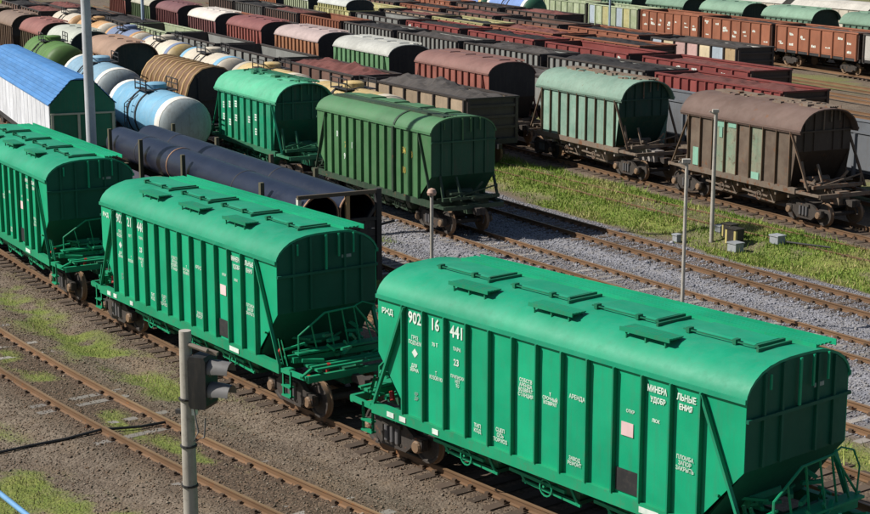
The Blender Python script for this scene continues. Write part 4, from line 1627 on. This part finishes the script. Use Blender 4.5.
# ------------------------------------------------------------------ more hoppers by colour
def col_hopper(kind, sc, rc, ec=(.03, .025, .025), rust=.2, key=''):
    sm = paint('hopper_side_' + key, sc, rust=rust, dirt=.35, streak=.45, fade=.25, fadec=tuple(min(1, c * 1.5 + .06) for c in sc))
    rm = paint('hopper_roof_' + key, rc, rust=rust * .6, dirt=.3, fade=.3, fadec=tuple(min(1, c * 1.25 + .03) for c in rc))
    em = paint('hopper_shaded_end_' + key, ec, rust=.1, dirt=.3)  # near-black end tone, shade of the unlit ends put into the colour
    rb = paint('hopper_rib_' + key, tuple(c * .6 for c in sc), rust=rust, dirt=.4)
    if kind == 'grain':
        d = dict(Lb=9.9, nb=10, bay=.84, hw=1.46, ez=3.86, cz=4.52, fx=5.9, cx=6.6, bx=4.5, detail=0, ap=2.6, aq=1.7, nh=2, hatches=(-3.2, -1.1, 1.1, 3.2), walk=(.6, -4.6, 4.6), walkm=rm)
    else:
        d = dict(cem, detail=0, hatches=(-2.4, 0, 2.4), walk=(.4, -3.7, 3.7), walkm=rm)
    d.update(side=sm, roof=rm, rib=rb, end=em, frame=RUSTFR, under=RUSTFR)
    return hopper('hopper_wagon', d)


GA = 'hoppers on the rear rusty row'
for key, kind, s, sc, rc, lab in (
        ('red_brown', 'grain', -77.4, (.26, .085, .062), (.19, .095, .078), 'red brown hopper wagon with ribbed side, left of the pale green one'),
        ('white_roof', 'grain', -91.2, (.12, .26, .12), (.46, .46, .42), 'green hopper wagon with a whitish domed roof'),
        ('pink_roof', 'grain', -104.0, (.36, .16, .08), (.40, .31, .29), 'orange sided hopper wagon with a faded pinkish roof'),
        ('all_red', 'grain', -117.2, (.26, .075, .06), (.22, .075, .068), 'dull red hopper wagon with a dull red roof'),
        ('cream_roof', 'grain', -130.6, (.16, .062, .06), (.62, .56, .50), 'dark red hopper wagon with a cream white roof'),
        ('maroon', 'grain', -144.5, (.15, .05, .05), (.17, .07, .07), 'maroon hopper wagon near the thin light mast at top left'),
        ('beige_green', 'grain', -157.6, (.14, .20, .10), (.40, .38, .30), 'beige roofed hopper wagon with green side at top left'),
        ('red_green', 'grain', -171.0, (.26, .09, .07), (.22, .28, .18), 'small far hopper wagon with green roof and red side by the mast')):
    put(col_hopper(kind, sc, rc, key=key), 'tC', s, 0, lab, 'hopper wagon', GA)

for key, kind, s, sc, rc, ec, lab in (
        ('tan_brown', 'cem', -99.6, (.28, .15, .075), (.30, .19, .13), (.01, .035, .035), 'tan brown hopper wagon right of the grey mast, behind the blue tank'),
        ('sage', 'cem', -111.6, (.13, .17, .09), (.40, .42, .36), (.01, .03, .035), 'sage green hopper wagon with bleached roof left of the grey mast'),
        ('brick', 'cem', -122.4, (.13, .10, .06), (.27, .105, .085), (.02, .02, .02), 'hopper wagon with brick red rounded roof and olive side'),
        ('clay', 'cem', -134.0, (.19, .125, .085), (.22, .15, .11), (.02, .02, .02), 'clay brown hopper wagon, second from the upper left edge'),
        ('umber', 'cem', -158.0, (.13, .10, .07), (.17, .12, .09), (.02, .02, .02), 'umber hopper wagon at the extreme upper left, mostly out of view'),
        ('olive_brown', 'cem', -146.0, (.15, .12, .075), (.19, .14, .10), (.02, .02, .02), 'olive brown hopper wagon at the upper left edge')):
    put(col_hopper(kind, sc, rc, ec, key=key), 'tA', s, 0, lab, 'hopper wagon', 'weathered hoppers at the upper left')

# ================================================================== TANKS ON TRACK tB
GB = 'pale tank wagons behind the mint green hopper'
TY = paint('cream_yellow_tank', (.56, .40, .16), rust=.2, dirt=.3, streak=.3, fade=.4, fadec=(.6, .52, .36))
TC_ = paint('cream_tank', (.62, .55, .44), rust=.12, dirt=.3, streak=.3)
TO = paint('orange_tan_tank', (.50, .27, .11), rust=.25, dirt=.3, streak=.3, fade=.3, fadec=(.6, .45, .25))
TB2 = paint('slate_blue_tank', (.17, .22, .34), rust=.1, dirt=.3)
for s, sm, em, bm, lab in (
        (-71.5, TY, TC_, TC_, 'yellow tank wagon with white bands, hidden behind the dark green hopper'),
        (-84.0, TY, TC_, TC_, 'cream yellow tank wagon with a white end above the mint green hopper'),
        (-96.5, TC_, TC_, TBLUE, 'cream tank wagon with blue bands behind the orange barrel hopper'),
        (-109.0, TC_, TY, TB2, 'cream tank wagon with slate blue bands right of the grey mast'),
        (-121.5, TB2, TC_, TO, 'slate blue tank wagon with orange bands behind the grey mast'),
        (-134.0, TO, TC_, None, 'orange tan tank wagon left of the grey mast'),
        (-146.5, TC_, TO, None, 'cream tank wagon with orange end at the top left')):
    put(tank(sm, em, bm, zc=2.36, r=1.42, half=4.4), 'tB', s, 0, lab, 'tank wagon', GB)

# ================================================================== ROWS OF OPEN WAGONS
C = {
    'rust': paint('rust_orange_side', (.27, .10, .055), rust=.3, dirt=.25, streak=.3, jitter=.18, rustc=(.22, .09, .045)),
    'red': paint('red_side', (.215, .048, .042), rust=.15, dirt=.3, streak=.25, jitter=.15),
    'grey': paint('grey_side', (.23, .235, .22), rust=.15, dirt=.35, streak=.35, jitter=.15),
    'brown': paint('brown_open_side', (.15, .085, .065), rust=.3, dirt=.35, streak=.35, jitter=.18),
    'beige': paint('beige_open_side', (.34, .26, .18), rust=.3, dirt=.4, streak=.4, jitter=.15),
    'yellow': paint('pale_yellow_side', (.42, .38, .16), rust=.2, dirt=.35, streak=.3, jitter=.2, fade=.4, fadec=(.5, .5, .35)),
    'palegreen': paint('pale_green_open_side', (.32, .38, .22), rust=.18, dirt=.35, streak=.3, jitter=.2, fade=.5, fadec=(.5, .52, .4)),
    'white': paint('whitish_open_side', (.52, .49, .45), rust=.15, dirt=.4, streak=.35, jitter=.15),
    'black': paint('black_open_side', (.045, .043, .045), rust=.15, dirt=.4, streak=.3, jitter=.2),
    'bluegrey': paint('bluegrey_side', (.135, .145, .16), rust=.12, dirt=.35, streak=.4, jitter=.06),
}
RIBD = paint('dark_rib', (.055, .045, .04), rust=.25, dirt=.4, jitter=.2)
ENDD = paint('shaded_open_end', (.05, .04, .038), rust=.2, dirt=.4)  # end faces painted as if in shade, whatever the side colour
ENDR = paint('shaded_rust_open_end', (.07, .04, .032), rust=.2, dirt=.4)  # same painted shade for the ends of rust and red wagons
words_ = {'rust': 'rust orange', 'red': 'red', 'grey': 'grey', 'brown': 'brown', 'beige': 'beige', 'yellow': 'pale yellow', 'palegreen': 'pale green', 'white': 'pale patched', 'black': 'black', 'bluegrey': 'blue grey'}
loads_ = {'coal': (COAL, 'coal'), 'ore': (ORE, 'reddish ore'), 'scrap': (GREYLOAD, 'grey rubble'), None: (None, None)}
ord_ = ['rightmost', 'second from the right', 'third from the right', 'fourth from the right', 'fifth from the right', 'sixth from the right', 'seventh from the right', 'eighth from the right', 'ninth from the right', 'tenth from the right', 'eleventh from the right', 'twelfth from the right']


def row(t, first_right, specs, rowname, group, sp=13.92, fine=7, hgt=3.45):
    s = first_right - 6.05
    k = 0
    for spec in specs:
        if spec is not None:
            c, ld, lh, mk = spec[:4]
            patch = spec[4] if len(spec) > 4 else None
            lm, lw = loads_[ld]
            ribm = RIBD if c in ('grey', 'brown', 'black', 'beige', 'white') else C[c]
            o = gondola(C[c], ribm, ENDR if c in ('rust', 'red') else ENDD, lm, lh, mk, patch=patch, nb=fine, hgt=hgt)
            what = (f"{words_[c]} open wagon with {lw}" if lw else f"empty {words_[c]} open wagon")
            put(o, t, s, 0, f"{what}, {ord_[k].replace(' from the right', ' from right')} {rowname}", 'open wagon', group)
            k += 1
        s -= sp


PW = paint('patched_panel_cream', (.55, .46, .30), rust=.25, dirt=.35, streak=.3)
PP = paint('patched_panel_pink', (.50, .33, .30), rust=.3, dirt=.35, streak=.3)
PT = paint('patched_panel_tan', (.50, .36, .20), rust=.25, dirt=.35)
PB = paint('bluish_panel', (.36, .42, .47), rust=.2, dirt=.35)
row('tB', -156.0, [('brown', 'ore', .3, 0), ('brown', 'coal', .3, 0)], 'at the top left corner', 'open wagons at the top left corner', 13.6)
row('tD', -66.2, [('beige', 'scrap', .55, 0), ('brown', 'ore', .5, 0), ('grey', None, 0, 0), ('grey', None, 0, 0), ('palegreen', None, 0, 0), ('black', 'coal', .3, 0), ('brown', 'coal', .3, 0), ('brown', 'ore', .4, 0)],
    'behind the pale tanks', 'open wagons behind the pale tank wagons', 13.6)
row('tC2', -41.2, [('bluegrey', None, 0, 0), ('bluegrey', None, 0, 0), ('grey', 'scrap', .4, 0), ('grey', 'coal', .3, 0), ('red', 'coal', .2, 0), ('grey', None, 0, 0), ('brown', 'coal', .4, 0), ('rust', 'scrap', .3, 0)],
    'just behind the rusty hoppers', 'open wagons behind the rusty hoppers', 14.6, 7, 3.2)
row('tF', -60.0, [('red', 'ore', .3, 0), ('grey', 'coal', .35, 0), ('grey', 'scrap', .35, 0), ('grey', 'scrap', .3, 0), ('grey', 'coal', .3, 0), ('rust', None, 0, 0), ('brown', 'ore', .3, 0), ('grey', 'coal', .3, 0), ('brown', 'scrap', .3, 0)],
    'in the grey ribbed row', 'open wagons in the grey ribbed row', 13.2, 14)
row('tH', -69.6, [('red', 'ore', .2, 3), ('red', None, 0, 5), ('red', 'coal', .3, 7), ('red', 'coal', .3, 9), ('grey', None, 0, 0), ('yellow', None, 0, 0)],
    'in the red rimmed row', 'open wagons in the red rimmed row')
row('tY', -88.4, [('rust', 'coal', .3, 11), ('yellow', None, 0, 0) if False else ('rust', 'ore', .3, 13), ('yellow', 'coal', .2, 0), ('beige', 'ore', .2, 15), ('yellow', None, 0, 0), ('rust', 'coal', .3, 17)],
    'in the yellow wagon row', 'open wagons in the row with the yellow wagon', 13.6)
row('tI', -83.2, [('white', 'scrap', .35, 0, [PB, PW, PP, PP, PW, PB, PT]), ('rust', 'coal', .25, 0), ('brown', None, 0, 0), ('brown', 'ore', .3, 0), ('rust', 'coal', .3, 19), ('brown', 'scrap', .3, 0)],
    'in the pale patched row', 'open wagons in the row of the pale patched wagon')
row('tX', -123.0, [('brown', 'ore', .35, 0), ('brown', 'coal', .3, 0), ('rust', 'scrap', .3, 21), ('brown', 'coal', .3, 0)],
    'before the far blue tanks', 'open wagons before the far blue tanks')
row('tJ', -76.6, [('white', None, 0, 0), ('rust', 'scrap', .2, 23), ('rust', 'coal', .2, 25), ('rust', None, 0, 27), ('palegreen', None, 0, 0, [PB, C['palegreen'], C['yellow'], C['palegreen'], PB, C['yellow'], C['palegreen']]), ('palegreen', None, 0, 0), ('brown', 'coal', .3, 0), ('brown', 'ore', .3, 0)],
    'in the tall far row', 'open wagons in the tall far row', 12.6)

# pale roofed hoppers in the red rimmed row, far left
for i, (s, sc, rc, lab) in enumerate((
        (-145.5, (.40, .38, .16), (.52, .54, .50), 'yellow sided hopper wagon with a pale grey roof at the top centre left'),
        (-158.8, (.36, .40, .26), (.50, .52, .46), 'pale hopper wagon with greenish side left of the yellow sided one at the top'),
        (-172.0, (.34, .13, .06), (.48, .46, .42), 'orange sided hopper wagon with pale roof at the very top left'))):
    put(col_hopper('grain', sc, rc, (.02, .03, .035), key='top%d' % i), 'tH', s, 0, lab, 'hopper wagon', 'pale roofed hoppers at the top')

# far blue tanks
TB3 = paint('mid_blue_tank', (.16, .26, .52), rust=.05, dirt=.25)
TGE = paint('dark_green_tank_end', (.02, .10, .055), rust=.1, dirt=.3)
for s, lab in ((-146.5, 'mid blue tank wagon with a green end and white bands, far at the top'), (-159.0, 'mid blue tank wagon at the far top, left of the green ended one')):
    put(tank(TB3, TGE, TWHITE if s > -150 else TY), 'tX3', s, 0, lab, 'tank wagon', 'far blue tank wagons')
put(col_hopper('grain', (.42, .40, .33), (.5, .48, .40), key='far_pale'), 'tX3', -172.5, 0, 'pale beige hopper wagon far at the top, left of the blue tanks', 'hopper wagon')
put(col_hopper('grain', (.45, .40, .34), (.46, .44, .40), key='far_pale_two'), 'tX3', -186.0, 0, 'chalky hopper wagon far at the top edge, left of the beige one', 'hopper wagon')

# pale green roofed hoppers, back right
FG = ((.09, .16, .11), (.165, .27, .19), (.006, .035, .025))
for i, (s, lab) in enumerate(((-92.0, 'pale green roofed hopper cut by the right edge, in the back row'), (-104.1, 'pale green roofed hopper, second from the right edge in the back row'),
                              (-115.4, 'pale green roofed hopper, third from the right edge in the back row'), (-126.7, 'pale green roofed hopper, fourth from the right edge in the back row'),
                              (-138.0, 'pale green roofed hopper, fifth from the right edge in the back row'))):
    put(col_hopper('cem', FG[0], FG[1], FG[2], rust=.05, key='far_green'), 'tK', s, 0, lab, 'hopper wagon', 'pale green roofed hoppers in the back row')
BEIGE = paint('beige_wagon_wall', (.52, .47, .38), rust=.06, dirt=.3, streak=.3)
BEIGER = paint('beige_wagon_roof', (.55, .52, .46), rust=.04, dirt=.3)


def plain_box_wagon():
    o = empty('box_wagon')
    L, w_, z0, z1, z2 = 6.6, 1.5, 1.3, 3.9, 4.6
    for k in range(8):
        mb = MB()
        xa = -L + 2 * L / 8 * k
        mb.box(xa + .015, xa + 2 * L / 8 - .015, -w_, -w_ + .04, z0, z1)
        mb.box(xa + .1, xa + .18, -w_ - .06, -w_ - .003, z0, z1 - .05)
        mb.build('wall_panel', BEIGE, o)
    mb = MB()
    mb.prism([(-w_ + .05, z0), (-w_ + .05, z1), (-.6, z2 - .1), (.6, z2 - .1), (w_, z1), (w_, z0)], 'x', -L + .01, L - .01)
    mb.build('body', BEIGE, o)
    mb = MB()
    pr = [(-w_ - .1, z1 - .02), (-1.0, z2 - .22), (-.4, z2), (.4, z2), (1.0, z2 - .22), (w_ + .1, z1 - .02)]
    mb.prism(pr + [(y * .97, z - .06) for y, z in pr[::-1]], 'x', -L - .1, L + .1)
    mb.build('roof', BEIGER, o)
    mb = MB()
    mb.box(-L - .2, L + .2, -1.3, 1.3, .95, 1.29)
    mb.build('underframe', DARKMETAL, o)
    for sg in (-1, 1):
        place('bogie', SBOGIE, o, (sg * 4.6, 0, 0))
    return o


bx0 = plain_box_wagon()
bxs = [bx0] + [dup(bx0) for _ in range(4)]
for o, s, lab in zip(bxs, (-83.0, -97.6, -112.2, -126.8, -141.4), ('right edge', 'second from the right edge', 'third from the right edge', 'fourth from the right edge', 'fifth from the right edge')):
    put(o, 'tM', s, 0, f'beige box wagon at the very back, {lab}', 'box wagon', 'beige box wagons at the very back')

# ================================================================== MASTS, SIGNALS, BOXES
def on_ground(s, n):
    z = ground_fields(np.array([s]), np.array([n]))[0][0]
    return W(s, n, float(z) - .02)


def track_sn(t, s, lat):
    return on_ground(s, T[t](s) + lat)


# tall grey lighting mast
mast = empty('light_mast', track_sn('T1b', -60.3, -3.7))
mb = MB()
mb.tube([(0, 0, 0), (0, 0, 24)], [.215, .15], 16)
mb.build('shaft', MAST, mast, True)
mb = MB()
mb.box(-.35, .35, -.35, .35, 0, .12)
for x in (-.26, .26):
    for y in (-.26, .26):
        mb.tube([(x, y, .1), (x, y, .25)], .03, 6)
mb.build('base_plate', CONCPOLE, mast)
mb = MB()
mb.lathe([(.18, 23.6), (.9, 23.7), (.9, 23.8), (.18, 23.9)], 16, 'z')
for k in range(6):
    a = k * math.pi / 3
    mb.box(.9 * math.cos(a) - .2, .9 * math.cos(a) + .2, .9 * math.sin(a) - .2, .9 * math.sin(a) + .2, 23.35, 23.68)
mb.build('lamp_crown', MAST, mast)
tag(mast, 'tall grey steel light mast rising out of the picture at left', 'mast')

# slim posts beside the rear tracks
def slim_post(loc, h, cap, label, grp, r=.075, m=None):
    o = empty('lamp_post', loc)
    mb = MB()
    mb.tube([(0, 0, 0), (0, 0, h)], [r, r * .85], 10)
    mb.build('shaft', m or CONCPOLE, o, True)
    mb = MB()
    if cap == 'ball':
        mb.lathe([(.0, h + .22), (.13, h + .17), (.18, h + .05), (.15, h - .05), (.0, h - .08)], 12, 'z')
    else:
        mb.box(-.14, .10, -.1, .1, h - .02, h + .1)
        mb.bar((0, 0, h - .1), (-.25, 0, h + .02), .05)
    mb.build('cap', paint('pinkish_lamp_cap', (.55, .36, .28), rust=.05, dirt=.2) if cap == 'ball' else CONCPOLE, o, True)
    tag(o, label, 'post', grp)
    return o


GP = 'slim posts beside the rear tracks'
slim_post(track_sn('tA', -48.9, -3.4), 2.5, 'ball', 'short slim post with a pinkish cap before the dark green hopper', GP)
slim_post(track_sn('tA', -36.05, -2.3), 5.3, 'arm', 'slim grey post rising behind the roof of the nearest hopper', GP, .06)
slim_post(on_ground(-46.1, 42.6), 5.2, 'arm', 'slim grey post standing in the grass before the brown hopper', GP, .085)
slim_post(W(-139, 57.3, -.3), 8.5, 'arm', 'thin light blue mast among the wagons at top left', 'thin far masts', .16, paint('light_blue_mast', (.36, .46, .56), rust=0, dirt=.2))
slim_post(W(-111.5, 90.0, -.3), 6.5, 'arm', 'thin pale mast before the far pale green open wagon', 'thin far masts', .10, MATS['light_blue_mast'])

# colour light signal in the foreground
SIGB = paint('signal_black', (.012, .012, .013), rust=0, dirt=.15, rough=.5)
sg_ = empty('rail_signal', W(-28.84, 12.54, -1.42))
mb = MB()
mb.tube([(0, 0, .9), (0, 0, 5.47)], [.16, .125], 14)
mb.build('post', CONCPOLE, sg_, True)
mb = MB()
for z in (2.2, 3.05, 4.05):
    m2 = MB()
    m2.lathe([(.145, z - .025), (.175, z - .02), (.175, z + .02), (.145, z + .025)], 14, 'z')
    m2.build('clamp_ring', DARKMETAL, sg_)
mb.box(-.26, -.12, -.05, .05, 3.72, 3.80)
mb.build('clamp_box', DARKMETAL, sg_)
mb = MB()
mb.bar((0, 0, 5.2), (.72, 0, 5.05), .08)
mb.bar((0, 0, 3.9), (.5, 0, 3.95), .07)
mb.tube([(.12, -.05, 5.2), (.55, -.1, 5.12)], .05, 8)
mb.build('bracket', paint('rusty_bracket', (.25, .2, .16), rust=.3, dirt=.4), sg_)
head = MB()
head.prism([(.20, 3.92), (.52, 3.92), (.56, 4.0), (.56, 4.92), (.52, 5.0), (.20, 5.0), (.16, 4.92), (.16, 4.0)], 'y', -.24, .28)
hd = head.build('signal_head', SIGB, sg_)
VIS = paint('grey_visor', (.17, .165, .165), rust=0, dirt=.35, rough=.5)
for z in (4.25, 4.72):
    mb = MB()
    rings = []
    for x, dz in ((.56, .0), (.80, -.005), (1.02, -.03)):
        rings.append([(x, .0 + .205 * math.cos(a), z + .205 * math.sin(a) + dz) for a in np.linspace(-.35 + max(0, x - .56) * .6, math.pi + .35 - max(0, x - .56) * .6, 13)])
    mb.loft(rings)
    mb.loft([[(x, y * .94, z + (q - z) * .94) for x, y, q in r] for r in rings])
    mb.build('visor', VIS, hd, True)
    mb = MB()
    mb.lathe([(.0, .572), (.14, .568), (.16, .562)], 14, 'x', (0, 0, z))
    mb.build('lens', paint('dark_lens', (.03, .02, .02), rust=0, dirt=.05, rough=.15), hd)
mb = MB()
mb.box(-.06, .2, -.06, .06, 3.72, 3.86)
mb.build('terminal_box', WHITE, sg_)
mb = MB()
mb.tube([(.2, -.1, 3.9), (.3, -.12, 3.4), (.18, -.12, 3.2), (.42, -.1, 3.3), (.46, -.1, 3.7)], .018, 5)
mb.build('wire', MATS['grey_visor'], sg_)
sg_.rotation_euler = (0, 0, -.35)
tag(sg_, 'concrete post with a black two lamp rail signal in the foreground', 'rail signal')

# equipment boxes in the grass
BOXC = paint('pale_grey_box', (.33, .35, .37), rust=.02, dirt=.3, rough=.7)


def cabinet(s, n, w, h, label):
    o = empty('equipment_box', on_ground(s, n), A0)
    mb = MB()
    mb.box(-w / 2, w / 2, -w * .45, w * .45, .05, h)
    mb.build('body', BOXC, o)
    mb = MB()
    mb.box(-w / 2 - .03, w / 2 + .03, -w * .45 - .03, w * .45 + .03, h, h + .05)
    mb.build('lid', BOXC, o)
    mb = MB()
    mb.box(-w * .42, w * .42, -w * .38, w * .38, -.1, .05)
    mb.build('plinth', CONCRETE, o)
    tag(o, label, 'equipment box', 'pale equipment boxes in the grass')


cabinet(-44.2, 42.1, .46, .36, 'pale grey equipment box in front of the dark yellow edged signal')
cabinet(-43.6, 43.7, .44, .34, 'pale grey equipment box with a rod, right of the dwarf signals')
cabinet(-46.6, 43.5, .30, .26, 'small pale grey equipment box left of the dwarf signals')
cabinet(-46.9, 41.5, .26, .30, 'small pale grey equipment box beside the middle slim post')
DW = paint('dwarf_signal_black', (.03, .027, .022), rust=.1, dirt=.4)
YE = paint('dwarf_signal_yellow', (.50, .42, .16), rust=.1, dirt=.35)


def dwarf(s, n, h, w, label):
    o = empty('dwarf_signal', on_ground(s, n), A0)
    mb = MB()
    mb.box(-w / 2, w / 2, -w * .4, w * .4, .12, h)
    mb.box(-w / 2 - .04, w / 2 + .04, -w * .45, w * .45, h, h + .04)
    mb.build('case', DW, o)
    mb = MB()
    for x in (-w / 2 - .012, w / 2 - .09):
        mb.box(x, x + .10, -w * .4 - .012, -w * .4 + .08, .14, h - .04)
    mb.build('yellow_edge', YE, o)
    mb = MB()
    for x in (-w * .35, w * .35):
        mb.tube([(x, 0, -.05), (x, 0, .12)], .04, 6)
    mb.build('foot', DARKMETAL, o)
    tag(o, label, 'dwarf signal', 'yellow edged dwarf signals in the grass')


dwarf(-44.9, 42.7, .72, .56, 'dark dwarf signal with yellow edges, right one of the pair')
dwarf(-45.6, 43.1, .62, .50, 'dark dwarf signal with a yellow edge, left one of the pair')
rod = MB()
rod.tube([tuple(on_ground(-43.2, 43.8) + Vector((0, 0, .16))), tuple(on_ground(-41.6, 44.5) + Vector((0, 0, .14)))], .04, 6)
tag(rod.build('point_rod', DARKMETAL), 'rusty rod running from the pale box to the disused track', 'point rod')

# cable lying across the nearest track
cb = MB()
pts = []
for s, n in ((-36.6, 9.6), (-36.0, 10.8), (-36.1, 11.6), (-35.8, 12.4), (-35.9, 13.3), (-35.6, 14.2), (-35.6, 14.9)):
    p = on_ground(s, n) + Vector((0, 0, .06))
    if abs(n - T['T0'](s)) < 1.0:
        p.z = max(p.z, -.10)
    pts.append(p)
cb.tube(pts, .035, 6)
tag(cb.build('cable', BLACKP, None, True), 'black cable lying across the nearest rails', 'cable')

# blue pipe at the lower left corner
bp_ = MB()
BPM = paint('light_blue_pipe', (.16, .36, .62), rust=.02, dirt=.2, rough=.4)
bp_.tube([W(-34.5, 9.75, -.12), W(-30.0, 9.95, -.12), W(-25.5, 10.4, -.12)], .06, 10)
tag(bp_.build('water_pipe', BPM, None, True), 'light blue pipe crossing the lower left corner', 'pipe')
